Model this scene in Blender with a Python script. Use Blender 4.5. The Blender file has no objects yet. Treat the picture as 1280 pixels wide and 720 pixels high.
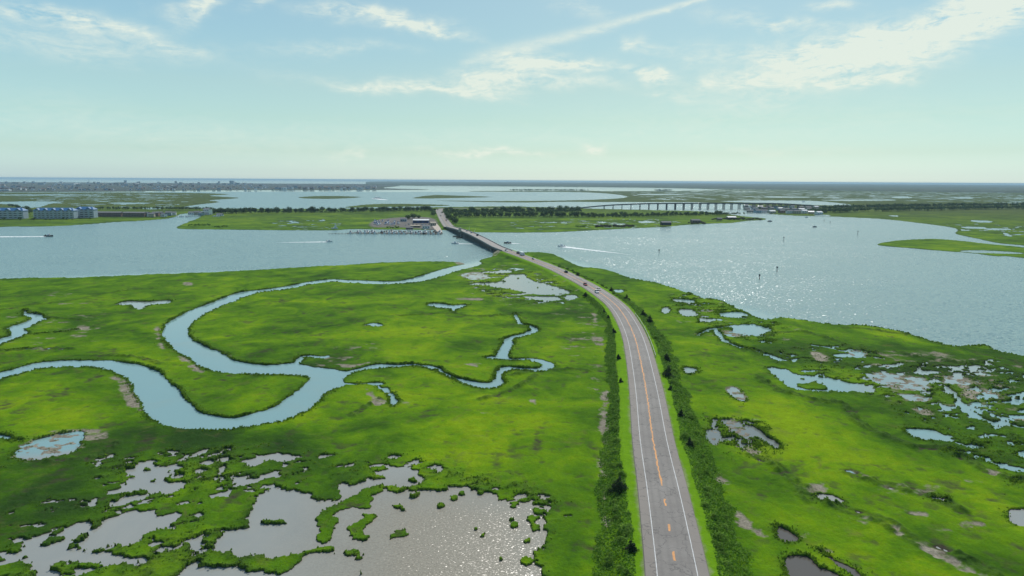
import bpy, bmesh, math, random
import numpy as np
from mathutils import Vector, Matrix
random.seed(7); R = math.radians
SC = bpy.context.scene; COL = SC.collection

# ---------------------------------------------------------------- camera
CAMH, FPX, PITCH, ROLL = 75.0, 853.0, math.atan(134.5/853.0), R(0.336)
Fv = Vector((0, math.cos(PITCH), -math.sin(PITCH)))
R0 = Vector((1, 0, 0)); U0 = Vector((0, math.sin(PITCH), math.cos(PITCH)))
Rv = R0*math.cos(ROLL)+U0*math.sin(ROLL); Uv = U0*math.cos(ROLL)-R0*math.sin(ROLL)
cam = bpy.data.cameras.new('camera'); camo = bpy.data.objects.new('camera', cam); COL.objects.link(camo)
M = Matrix((Rv, Uv, -Fv)).transposed().to_4x4(); M.translation = (0, 0, CAMH); camo.matrix_world = M
cam.sensor_width = 36; cam.lens = 36*FPX/1280; cam.clip_start = 1; cam.clip_end = 200000
SC.camera = camo

# ---------------------------------------------------------------- sun, sky, exposure
SUN_EL, SUN_AZ = R(46), R(14)            # azimuth measured from +Y towards +X
sl = bpy.data.lights.new('sun', 'SUN'); so = bpy.data.objects.new('sun', sl); COL.objects.link(so)
sl.energy = 3.6; sl.angle = R(0.53); sl.color = (1.0, 0.955, 0.88)
sd = Vector((math.sin(SUN_AZ)*math.cos(SUN_EL), math.cos(SUN_AZ)*math.cos(SUN_EL), math.sin(SUN_EL)))
so.rotation_euler = sd.to_track_quat('Z', 'Y').to_euler(); so.location = (0, 0, 300)
SC.view_settings.view_transform = 'Standard'; SC.view_settings.look = 'None'
SC.view_settings.gamma = 1; SC.view_settings.use_curve_mapping = False
SC.view_settings.exposure = 0.0
try:
    SC.cycles.max_bounces = 4; SC.cycles.diffuse_bounces = 1; SC.cycles.glossy_bounces = 2
    SC.cycles.transmission_bounces = 2; SC.cycles.transparent_max_bounces = 6; SC.cycles.volume_bounces = 0
    SC.cycles.caustics_reflective = False; SC.cycles.caustics_refractive = False
except Exception: pass

W = bpy.data.worlds.new('World'); SC.world = W; W.use_nodes = True
nt = W.node_tree; nt.nodes.clear(); N = nt.nodes; L = nt.links
def nd(tree, typ, **kw):
    n = tree.nodes.new(typ)
    for k, v in kw.items(): setattr(n, k, v)
    return n
def mth(tree, op, a, b=None, c=None, clamp=False):
    n = tree.nodes.new('ShaderNodeMath'); n.operation = op; n.use_clamp = clamp
    for i, v in enumerate((a, b, c)):
        if v is None: continue
        if isinstance(v, (int, float)): n.inputs[i].default_value = v
        else: tree.links.new(v, n.inputs[i])
    return n.outputs[0]
out = nd(nt, 'ShaderNodeOutputWorld'); bg = nd(nt, 'ShaderNodeBackground'); bg.inputs[1].default_value = 0.10
sky = nd(nt, 'ShaderNodeTexSky', sky_type='NISHITA'); sky.sun_disc = False
sky.sun_elevation = SUN_EL; sky.sun_rotation = SUN_AZ; sky.air_density = 1.0; sky.dust_density = 1.0; sky.ozone_density = 1.0
tc = nd(nt, 'ShaderNodeTexCoord'); sx = nd(nt, 'ShaderNodeSeparateXYZ'); L.new(tc.outputs['Generated'], sx.inputs[0])
az = mth(nt, 'ARCTAN2', sx.outputs[0], sx.outputs[1]); el = mth(nt, 'ARCSINE', sx.outputs[2])
ramp = nd(nt, 'ShaderNodeValToRGB'); L.new(mth(nt, 'MULTIPLY', el, 1.6, clamp=True), ramp.inputs[0])
cr = ramp.color_ramp
SKY_TINT = [(0.0, (.82, 1.19, 1.66)), (.017, (.705, 1.03, 1.40)), (.061, (.605, .83, .96)), (.132, (.615, .80, .78)), (.203, (.66, .81, .74)), (.291, (.66, .84, .77)), (.39, (.68, .86, .79)), (1.0, (.78, .95, .95))]
cr.elements[0].position = 0; cr.elements[0].color = (*[c/2 for c in SKY_TINT[0][1]], 1)
cr.elements[1].position = 1; cr.elements[1].color = (*[c/2 for c in SKY_TINT[-1][1]], 1)
for p, c in SKY_TINT[1:-1]:
    e = cr.elements.new(p); e.color = (*[q/2 for q in c], 1)
mul = nd(nt, 'ShaderNodeMix', data_type='RGBA', blend_type='MULTIPLY'); mul.inputs[0].default_value = 1
L.new(sky.outputs[0], mul.inputs[6]); L.new(ramp.outputs[0], mul.inputs[7])
azd = mth(nt, 'SUBTRACT', az, SUN_AZ*.75); gain = mth(nt, 'MULTIPLY', mth(nt, 'ADD', 1.0, mth(nt, 'MULTIPLY', mth(nt, 'MINIMUM', mth(nt, 'MULTIPLY', azd, azd), 0.8), 0.55)), 2.0)
gv = nd(nt, 'ShaderNodeVectorMath', operation='SCALE'); L.new(mul.outputs[2], gv.inputs[0]); L.new(gain, gv.inputs['Scale'])
# clouds: thin cirrus, soft shapes in azimuth / elevation broken up by noise
cmb = nd(nt, 'ShaderNodeCombineXYZ'); L.new(az, cmb.inputs[0]); L.new(el, cmb.inputs[1])
def noise(tree, vec, scale, detail=5, rough=0.6, dist=0.0, sv=(1, 1, 1), rot=(0, 0, 0)):
    mp = nd(tree, 'ShaderNodeMapping'); mp.inputs['Scale'].default_value = sv; mp.inputs['Rotation'].default_value = rot
    tree.links.new(vec, mp.inputs[0])
    n = nd(tree, 'ShaderNodeTexNoise'); n.inputs['Scale'].default_value = scale; n.inputs['Detail'].default_value = detail
    n.inputs['Roughness'].default_value = rough; n.inputs['Distortion'].default_value = dist
    tree.links.new(mp.outputs[0], n.inputs['Vector']); return n.outputs[0]
def azel(x, y):
    v = Fv + Rv*((x-640)/FPX) + Uv*((360-y)/FPX); v.normalize()
    return math.atan2(v.x, v.y), math.asin(v.z)
wx = noise(nt, cmb.outputs[0], 9, 3); wy = noise(nt, cmb.outputs[0], 9.7, 3, sv=(1, 1.3, 1))
azw = mth(nt, 'ADD', az, mth(nt, 'MULTIPLY', mth(nt, 'SUBTRACT', wx, 0.5), 0.16))
elw = mth(nt, 'ADD', el, mth(nt, 'MULTIPLY', mth(nt, 'SUBTRACT', wy, 0.5), 0.055))
# (x, y, half length px, half height px, tilt deg (up to the right), strength)
CLOUDS = [(1120, 55, 130, 20, 17, 1.25), (1230, 18, 80, 16, 14, 1.1), (1000, 70, 85, 13, -2, .95), (970, 30, 60, 7, -10, .7), (935, 98, 60, 10, 10, .85),
          (1102, 102, 18, 6, 8, 1.6), (1055, 100, 26, 5, 0, .7), (1010, 108, 20, 3, 14, .55),
          (640, 88, 70, 11, 6, .9), (600, 110, 40, 9, 0, .75), (700, 82, 60, 6, -4, .9), (690, 104, 60, 7, -4, .75), (480, 107, 75, 7, -4, .9), (560, 118, 60, 4, -4, .6),
          (812, 91, 27, 7, -8, 1.5), (785, 52, 18, 6, 0, .7), (830, 112, 20, 4, 0, .5), (820, 62, 40, 5, -8, .4),
          (470, 20, 60, 8, -3, 1.0), (535, 33, 45, 6, -14, .7), (240, 8, 28, 9, 25, 1.0), (60, 22, 70, 9, -6, .65), (150, 40, 60, 6, -14, .45), (80, 55, 130, 12, 0, .4), (420, 60, 60, 6, 4, .4),
          (1045, 8, 22, 6, 0, .55), (725, 10, 30, 8, -10, .4), (330, 3, 20, 4, 20, .5),
          (735, 186, 15, 6, 4, 1.4), (610, 190, 60, 4, -3, .9), (452, 187, 13, 4, 10, .6), (960, 187, 80, 5, -2, .3), (640, 170, 300, 10, 0, .12), (200, 165, 260, 22, -5, .18), (1000, 150, 300, 18, 0, .12)]
acc = None
for (cx, cy, a, b, t, s) in CLOUDS:
    A, E = azel(cx, cy); ca, sa = math.cos(R(t)), math.sin(R(t))
    dx = mth(nt, 'SUBTRACT', azw, A); dy = mth(nt, 'SUBTRACT', elw, E)
    u = mth(nt, 'ADD', mth(nt, 'MULTIPLY', dx, ca*FPX/a), mth(nt, 'MULTIPLY', dy, sa*FPX/a))
    v = mth(nt, 'SUBTRACT', mth(nt, 'MULTIPLY', dy, ca*FPX/b), mth(nt, 'MULTIPLY', dx, sa*FPX/b))
    q = mth(nt, 'ADD', mth(nt, 'MULTIPLY', u, u), mth(nt, 'MULTIPLY', v, v))
    g = mth(nt, 'MULTIPLY', mth(nt, 'POWER', 2.718, mth(nt, 'MULTIPLY', q, -0.9)), s)
    acc = g if acc is None else mth(nt, 'ADD', acc, g)
fib = noise(nt, cmb.outputs[0], 17, 8, 0.66, 1.1, sv=(1, 3.4, 1), rot=(0, 0, R(-8)))
fine = noise(nt, cmb.outputs[0], 60, 6, 0.65, 0.3, sv=(1, 2.4, 1), rot=(0, 0, R(-14)))
tex = mth(nt, 'ADD', mth(nt, 'MULTIPLY', fib, 1.7), mth(nt, 'MULTIPLY', fine, 0.9))       # mean 1.3
cl = mth(nt, 'MULTIPLY', acc, mth(nt, 'MULTIPLY', mth(nt, 'SUBTRACT', tex, 0.95), 2.3), clamp=True)
# the contrail: a thin ragged line
(a0, e0), (a1, e1) = azel(600, 72), azel(885, -4); ln = math.hypot(a1-a0, e1-e0); ux, uy = (a1-a0)/ln, (e1-e0)/ln
azs = mth(nt, 'ADD', az, mth(nt, 'MULTIPLY', mth(nt, 'SUBTRACT', wx, 0.5), 0.014)); els = mth(nt, 'ADD', el, mth(nt, 'MULTIPLY', mth(nt, 'SUBTRACT', fib, 0.5), 0.008))
dx = mth(nt, 'SUBTRACT', azs, a0); dy = mth(nt, 'SUBTRACT', els, e0)
u = mth(nt, 'ADD', mth(nt, 'MULTIPLY', dx, ux/ln), mth(nt, 'MULTIPLY', dy, uy/ln))
v = mth(nt, 'SUBTRACT', mth(nt, 'MULTIPLY', dy, ux), mth(nt, 'MULTIPLY', dx, uy))
wd = mth(nt, 'ADD', 0.0028, mth(nt, 'MULTIPLY', mth(nt, 'SUBTRACT', 1.0, u, clamp=True), 0.007))
vv = mth(nt, 'DIVIDE', v, wd); ct = mth(nt, 'POWER', 2.718, mth(nt, 'MULTIPLY', mth(nt, 'MULTIPLY', vv, vv), -1.0))
ends = mth(nt, 'MULTIPLY', mth(nt, 'MULTIPLY', mth(nt, 'ADD', u, 0.1), 5, clamp=True), mth(nt, 'MULTIPLY', mth(nt, 'SUBTRACT', 1.15, u), 6, clamp=True))
ct = mth(nt, 'MULTIPLY', mth(nt, 'MULTIPLY', ct, ends), mth(nt, 'SUBTRACT', tex, 0.5), clamp=True)
cl = mth(nt, 'ADD', cl, mth(nt, 'MULTIPLY', ct, 0.8), clamp=True)
mixc = nd(nt, 'ShaderNodeMix', data_type='RGBA'); L.new(mth(nt, 'MULTIPLY', cl, 0.82), mixc.inputs[0])
L.new(gv.outputs[0], mixc.inputs[6]); mixc.inputs[7].default_value = (8.3, 8.9, 7.8, 1)
L.new(mixc.outputs[2], bg.inputs[0]); L.new(bg.outputs[0], out.inputs[0])

# ---------------------------------------------------------------- helpers
def P(x, y, z=0.0):
    """world point at height z that the photo shows at (x, y)"""
    v = Fv + Rv*((x-640)/FPX) + Uv*((360-y)/FPX)
    t = (z-CAMH)/v.z
    return (v.x*t, v.y*t, z)
def tag(o, label=None, cat=None, group=None, kind=None):
    if label: o['label'] = label
    if cat: o['category'] = cat
    if group: o['group'] = group
    if kind: o['kind'] = kind
    return o
def mk(name, verts, faces, mats, parent=None, fm=None, smooth=False):
    me = bpy.data.meshes.new(name); me.from_pydata([tuple(v) for v in verts], [], [tuple(f) for f in faces])
    for m in (mats if isinstance(mats, (list, tuple)) else [mats]): me.materials.append(m)
    if fm is not None: me.polygons.foreach_set('material_index', fm)
    if smooth: me.polygons.foreach_set('use_smooth', [True]*len(me.polygons))
    me.update()
    o = bpy.data.objects.new(name, me); COL.objects.link(o)
    if parent: o.parent = parent
    return o
def empty(name, loc=(0, 0, 0), rz=0):
    o = bpy.data.objects.new(name, None); COL.objects.link(o); o.location = loc; o.rotation_euler.z = rz
    o.empty_display_size = 0.1; return o
def copy_tree(o, parent=None):
    c = o.copy(); COL.objects.link(c); c.parent = parent
    for ch in list(o.children): copy_tree(ch, c)
    return c
class MB:
    """collects boxes, prisms and tubes into one mesh"""
    def __init__(s): s.v = []; s.f = []; s.m = []
    def add(s, vs, fs, mi=0):
        n = len(s.v); s.v += [tuple(v) for v in vs]; s.f += [tuple(i+n for i in f) for f in fs]; s.m += [mi]*len(fs); return s
    def box(s, c, d, mi=0, rz=0, taper=1.0):
        x, y, z = c; a, b, h = d[0]/2, d[1]/2, d[2]/2; vs = []
        for k, t in ((-1, 1.0), (1, taper)):
            for i, j in ((-1, -1), (1, -1), (1, 1), (-1, 1)):
                px, py = i*a*t, j*b*t
                vs.append((x+px*math.cos(rz)-py*math.sin(rz), y+px*math.sin(rz)+py*math.cos(rz), z+k*h))
        return s.add(vs, [(3, 2, 1, 0), (4, 5, 6, 7), (0, 1, 5, 4), (1, 2, 6, 5), (2, 3, 7, 6), (3, 0, 4, 7)], mi)
    def gable(s, c, d, h, mi=0, over=0.3, hip=0.0):
        """gable or hip roof on a box: c = centre at eave height, ridge along x"""
        x, y, z = c; a, b = d[0]/2+over, d[1]/2+over; r = a-hip
        vs = [(x-a, y-b, z), (x+a, y-b, z), (x+a, y+b, z), (x-a, y+b, z), (x-r, y, z+h), (x+r, y, z+h)]
        return s.add(vs, [(0, 1, 5, 4), (2, 3, 4, 5), (0, 4, 3), (1, 2, 5), (3, 2, 1, 0)], mi)
    def tube(s, p, q, r0, r1=None, n=6, mi=0):
        r1 = r0 if r1 is None else r1; p, q = Vector(p), Vector(q); d = (q-p).normalized()
        a = d.orthogonal().normalized(); b = d.cross(a); vs = []
        for c, r in ((p, r0), (q, r1)):
            for i in range(n):
                t = 2*math.pi*i/n; vs.append(c+a*(r*math.cos(t))+b*(r*math.sin(t)))
        return s.add(vs, [(i, (i+1) % n, n+(i+1) % n, n+i) for i in range(n)]+[tuple(range(n))[::-1], tuple(range(n, 2*n))], mi)
    def build(s, name, mats, parent=None, smooth=False): return mk(name, s.v, s.f, mats, parent, s.m, smooth)

# ---- materials
def mat(name, col, rough=0.8, var=0.0, scale=1.0, metal=0.0, bump=0.0, spec=0.3, dark=None):
    m = bpy.data.materials.new(name); m.use_nodes = True; t = m.node_tree; b = t.nodes['Principled BSDF']
    b.inputs['Roughness'].default_value = rough; b.inputs['Metallic'].default_value = metal
    b.inputs['Specular IOR Level'].default_value = spec
    g = nd(t, 'ShaderNodeTexCoord'); n = noise(t, g.outputs['Object'], scale, 5, 0.6)
    r = nd(t, 'ShaderNodeValToRGB'); t.links.new(n, r.inputs[0])
    d = dark or tuple(c*(1-var) for c in col); h = tuple(min(1, c*(1+var*0.6)) for c in col)
    r.color_ramp.elements[0].position = 0.3; r.color_ramp.elements[0].color = (*d, 1)
    r.color_ramp.elements[1].position = 0.7; r.color_ramp.elements[1].color = (*h, 1)
    t.links.new(r.outputs[0], b.inputs['Base Color'])
    if bump:
        bp = nd(t, 'ShaderNodeBump'); bp.inputs['Distance'].default_value = bump; t.links.new(n, bp.inputs['Height']); t.links.new(bp.outputs[0], b.inputs['Normal'])
    return m
MT = dict(
    concrete=mat('concrete', (.42, .39, .35), .85, .25, .8), concrete_dark=mat('weathered_concrete', (.17, .16, .15), .9, .3, .7),
    white=mat('white_paint', (.78, .78, .76), .5, .08, 2), steel=mat('galvanised_steel', (.35, .36, .37), .45, .15, 4, .6),
    dark=mat('dark_paint', (.035, .037, .04), .35, .2, 3), glass=mat('window_glass', (.03, .045, .06), .08, .1, 3, 0, 0, .8),
    tyre=mat('tyre_rubber', (.02, .02, .02), .9, .1, 5), wood=mat('weathered_wood', (.20, .165, .13), .9, .3, 3),
    piling=mat('tarred_piling', (.06, .05, .042), .9, .3, 3), foam=mat('wake_foam', (.80, .84, .82), .9, .05, .5),
    blueroof=mat('blue_metal_roof', (.05, .17, .36), .5, .22, .5), paleblue=mat('pale_blue_siding', (.34, .42, .47), .8, .12, .4),
    brown=mat('brown_shingle', (.22, .15, .12), .9, .25, .6), greyroof=mat('grey_shingle_roof', (.20, .20, .205), .9, .2, .7),
    blueboat=mat('blue_boat_cover', (.05, .11, .30), .6, .2, 1), tan=mat('tan_stucco', (.50, .43, .33), .85, .12, .5),
    redpaint=mat('red_car_paint', (.35, .03, .03), .3, .1, 2), silver=mat('silver_car_paint', (.50, .51, .52), .3, .08, 2, .3),
    bluepaint=mat('blue_car_paint', (.04, .07, .18), .3, .1, 2), gravel=mat('pale_crushed_shell', (.50, .42, .35), .95, .2, .15),
    bark=mat('bark', (.10, .075, .055), .95, .3, 5), orange=mat('orange_construction_paint', (.55, .16, .04), .7, .15, 2),
    rock=mat('riprap_rock', (.26, .23, .20), .95, .35, .6))
def leafmat(name, c0, c1, c2, trans=0.25):
    m = bpy.data.materials.new(name); m.use_nodes = True; t = m.node_tree; b = t.nodes['Principled BSDF']
    g = nd(t, 'ShaderNodeNewGeometry'); oi = nd(t, 'ShaderNodeObjectInfo')
    n = noise(t, g.outputs['Position'], 0.7, 4, 0.65)
    v = mth(t, 'ADD', mth(t, 'MULTIPLY', n, 0.8), mth(t, 'MULTIPLY', g.outputs['Random Per Island'], 0.35))
    v = mth(t, 'ADD', v, mth(t, 'MULTIPLY', mth(t, 'SUBTRACT', oi.outputs['Random'], 0.5), 0.35))
    r = nd(t, 'ShaderNodeValToRGB'); t.links.new(v, r.inputs[0]); e = r.color_ramp.elements
    e[0].position = .3; e[0].color = (*c0, 1); e[1].position = .85; e[1].color = (*c2, 1); k = e.new(.58); k.color = (*c1, 1)
    t.links.new(r.outputs[0], b.inputs['Base Color']); b.inputs['Roughness'].default_value = .75; b.inputs['Specular IOR Level'].default_value = .2
    tr = nd(t, 'ShaderNodeBsdfTranslucent'); t.links.new(r.outputs[0], tr.inputs[0]); mx = nd(t, 'ShaderNodeMixShader'); mx.inputs[0].default_value = trans
    t.links.new(b.outputs[0], mx.inputs[1]); t.links.new(tr.outputs[0], mx.inputs[2]); t.links.new(mx.outputs[0], t.nodes['Material Output'].inputs[0])
    return m
LEAF = leafmat('shrub_leaves', (.070, .150, .018), (.150, .285, .034), (.250, .400, .070), .6)
LEAFD = leafmat('cedar_leaves', (.014, .028, .012), (.024, .045, .017), (.040, .070, .024), .15)
LEAFF = leafmat('far_tree_leaves', (.034, .066, .018), (.056, .104, .026), (.095, .155, .042), .35)
# ---------------------------------------------------------------- terrain: a polar level-of-detail grid round the viewpoint's foot
def vnoise(x, y, seed=0):
    xi = np.floor(x); yi = np.floor(y); fx = (x-xi).astype(np.float32); fy = (y-yi).astype(np.float32)
    xi = xi.astype(np.int64); yi = yi.astype(np.int64)
    def h(a, b):
        n = (a*374761393 + b*668265263 + seed*1442695041) & 0xFFFFFFFF
        n = ((n ^ (n >> 13))*1274126177) & 0xFFFFFFFF; n = n ^ (n >> 16)
        return ((n & 0xFFFFFF)/float(0xFFFFFF)).astype(np.float32)
    u = fx*fx*fx*(fx*(fx*6-15)+10); v = fy*fy*fy*(fy*(fy*6-15)+10)
    a, b, c, d = h(xi, yi), h(xi+1, yi), h(xi, yi+1), h(xi+1, yi+1)
    return (a+(b-a)*u)*(1-v)+(c+(d-c)*u)*v
def fbm(x, y, wl, octv=3, seed=0, gain=0.5):
    s = 0; a = 1; t = 0
    for i in range(octv):
        c, sn = math.cos(0.7*i+seed), math.sin(0.7*i+seed)
        s = s + a*(vnoise((x*c-y*sn)/wl, (x*sn+y*c)/wl, seed*7+i)-0.5); t += a; a *= gain; wl *= 0.5
    return (s/t*2).astype(np.float32)      # about -1..1
th = np.concatenate([np.linspace(-R(50), -R(38.5), 60, endpoint=False), np.linspace(-R(38.5), R(38.5), 1040, endpoint=False), np.linspace(R(38.5), R(50), 60)])
rr = np.concatenate([np.exp(np.arange(math.log(85), math.log(1300), 0.00235)), np.exp(np.arange(math.log(1300), math.log(62000), 0.0085))])
NR, NC = len(rr), len(th)
TH, RR = np.meshgrid(th, rr); GX = (RR*np.sin(TH)); GY = (RR*np.cos(TH))
def catmull(pts, closed=True, sub=3):
    n = len(pts); o = []
    for i in range(n if closed else n-1):
        p0, p1, p2, p3 = (pts[(i+k) % n] if closed else pts[min(max(i+k, 0), n-1)] for k in (-1, 0, 1, 2))
        for j in range(sub):
            t = j/sub
            o.append(tuple(0.5*(2*b+(c-a)*t+(2*a-5*b+4*c-d)*t*t+(3*b-a-3*c+d)*t**3) for a, b, c, d in zip(p0, p1, p2, p3)))
    if not closed: o.append(tuple(pts[-1]))
    return o
def world_poly(px, closed=True, sub=3): return [P(x, max(y, 224.2+0.00586*x), 0)[:2] for x, y in catmull(px, closed, sub)]
def seg_dist(a, b, m, D, wa=None, wb=None):
    """min of D with the distance to a segment (minus the half width), only where it matters"""
    ra, rb = math.hypot(*a), math.hypot(*b); ta, tb = math.atan2(*a), math.atan2(*b)
    L_ = math.hypot(a[0]-b[0], a[1]-b[1])
    rmin = max(1, min(ra, rb)-m-L_*L_/(8*max(1, min(ra, rb)))); i0, i1 = np.searchsorted(rr, (rmin, max(ra, rb)+m))
    dt = m/rmin; j0, j1 = np.searchsorted(th, (min(ta, tb)-dt, max(ta, tb)+dt))
    if i1 <= i0 or j1 <= j0: return
    x = GX[i0:i1, j0:j1]-a[0]; y = GY[i0:i1, j0:j1]-a[1]; dx, dy = b[0]-a[0], b[1]-a[1]
    t = np.clip((x*dx+y*dy)/max(1e-9, dx*dx+dy*dy), 0, 1)
    d = np.hypot(x-t*dx, y-t*dy)
    if wa is not None: d = d-(wa+(wb-wa)*t)
    np.minimum(D[i0:i1, j0:j1], d, out=D[i0:i1, j0:j1])
def sd_poly(w, mf=0.02, mmin=7):
    """signed distance (positive inside), clamped to a margin"""
    D = np.full((NR, NC), 1e6); par = np.zeros((NR+1, NC), np.int32); n = len(w)
    for k in range(n):
        a, b = w[k], w[(k+1) % n]; m = max(mmin, mf*max(math.hypot(*a), math.hypot(*b)))
        seg_dist(a, b, m, D)
        ta, tb = math.atan2(*a), math.atan2(*b); lo, hi = min(ta, tb), max(ta, tb)
        j0, j1 = np.searchsorted(th, (lo, hi))
        if j1 > j0:
            s, c = np.sin(th[j0:j1]), np.cos(th[j0:j1]); dx, dy = b[0]-a[0], b[1]-a[1]
            den = s*dy-c*dx; rs = np.where(np.abs(den) > 1e-12, (a[0]*dy-a[1]*dx)/np.where(np.abs(den) > 1e-12, den, 1), -1)
            ii = np.searchsorted(rr, rs); np.add.at(par, (ii, np.arange(j0, j1)), 1)
    tot = par[::-1].cumsum(0)[::-1][1:]    # crossings further out
    ins = (tot % 2) == 1
    M_ = np.maximum(mmin, mf*RR); D = np.minimum(D, M_)
    return np.where(ins, D, -D)
def sd_stroke(pts, ws, m=9, sub=4):
    """pts px, ws full widths in m; returns distance outside the stroke (negative inside)"""
    pw = [(x, y, w) for (x, y), w in zip(pts, ws if isinstance(ws, (list, tuple)) else [ws]*len(pts))]
    c = catmull(pw, False, sub); D = np.full((NR, NC), float(m))
    w = [(*P(x, y)[:2], q/2) for x, y, q in c]
    for a, b in zip(w[:-1], w[1:]): seg_dist(a[:2], b[:2], m+8, D, a[2], b[2])
    return D

LAND = [
 # near marsh
 [(-500,385),(-200,362),(0,349.5),(72,347),(85,348.3),(100,347.5),(160,344.5),(240,341.5),(320,338),(375,334.5),(431,331.7),(487,328.3),(528,327.5),(570,328),(582.5,329.7),(586,332),(598,331.5),(602,329),(599,326),(606,323.5),(614,321.5),(616,317),(615,312),(622,309),(630,311.5),(643,315),(652,315.5),(685,316.3),(698.7,321),(716,330),(730,334.5),(757,337),(790,348.5),(817,353.3),(842,360.3),(858,365.8),(878,372.8),(900,376),(920,385),(937,393.4),(956,400.5),(973,397),(1004,400.5),(1041,406),(1066,406.6),(1094,409),(1122,414.5),(1145,421.5),(1173,430.5),(1184,433),(1218,433.4),(1235,433.4),(1249,440),(1280,446),(1400,472),(1700,540),(2300,1250),(-1100,1250)],
 # island across the bay
 [(221,283.7),(225,286.2),(262,286.7),(320,287.5),(412,288),(437,286.5),(480,287),(550,287.5),(570,288.7),(602,290.5),(685,290.5),(740,288),(790,285.5),(830,283.7),(860,281),(890,279.5),(915,278.7),(935,276.2),(955,275),(956,273),(935,271),(907,267.5),(890,265.5),(860,263.5),(800,262.3),(730,260.5),(640,258),(570,258.7),(507,259.5),(425,261),(320,261),(262,261.5),(250,267),(248,272.5),(232,278.5)],
 # left land with the blue roofs
 [(-500,290),(0,283.7),(50,283.2),(100,281.2),(140,278),(175,276.2),(207,273.7),(220,271),(226,268),(243,266),(262,262.5),(268,261),(232,260.2),(237,257.5),(275,252.5),(262,250.5),(300,247.7),(280,246),(262,244.5),(288,243),(250,241.3),(160,240.6),(0,240.6),(-500,240)],
 # town
 [(-500,241.5),(0,240.3),(160,239.5),(200,238.6),(320,237.6),(445,237.5),(540,237),(480,235.2),(500,232.5),(480,230.2),(300,229.2),(0,227.6),(-500,226)],
 # forest shore and far right marsh
 [(480,232),(640,233),(800,234.5),(900,237.5),(760,239),(600,238.8),(735,240.5),(784,246),(740,249.7),(640,251.3),(540,250.8),(640,253.2),(700,252.3),(745,252.6),(800,252.6),(870,252.9),(900,254.3),(940,257),(948,262),(960,267),(990,269.5),(1030,270.5),(1100,273.7),(1147,278.7),(1185,283.7),(1196,287.5),(1194,292.5),(1210,296),(1247,303.7),(1280,307),(1500,330),(2000,365),(2000,235),(1280,230.4),(900,229),(640,226.8),(480,229)],
 [(1095,305.5),(1120,301),(1160,299),(1185,300),(1235,305),(1280,309.5),(1500,333),(1500,349),(1280,322.5),(1247,320.5),(1210,316),(1177,313.7),(1135,310),(1110,308)],
 [(372,246.5),(400,245),(430,245.2),(452,246.5),(420,248.5),(385,248.3)],
 [(432,259.6),(445,257),(470,255),(520,255),(565,256.7),(530,258),(480,258.8)],
 [(515,247.5),(540,243.9),(570,244.5),(615,246.2),(570,247.5),(532,248.2)],
 [(600,238.7),(735,238.4),(735,239.6),(600,239.6)],
]
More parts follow.
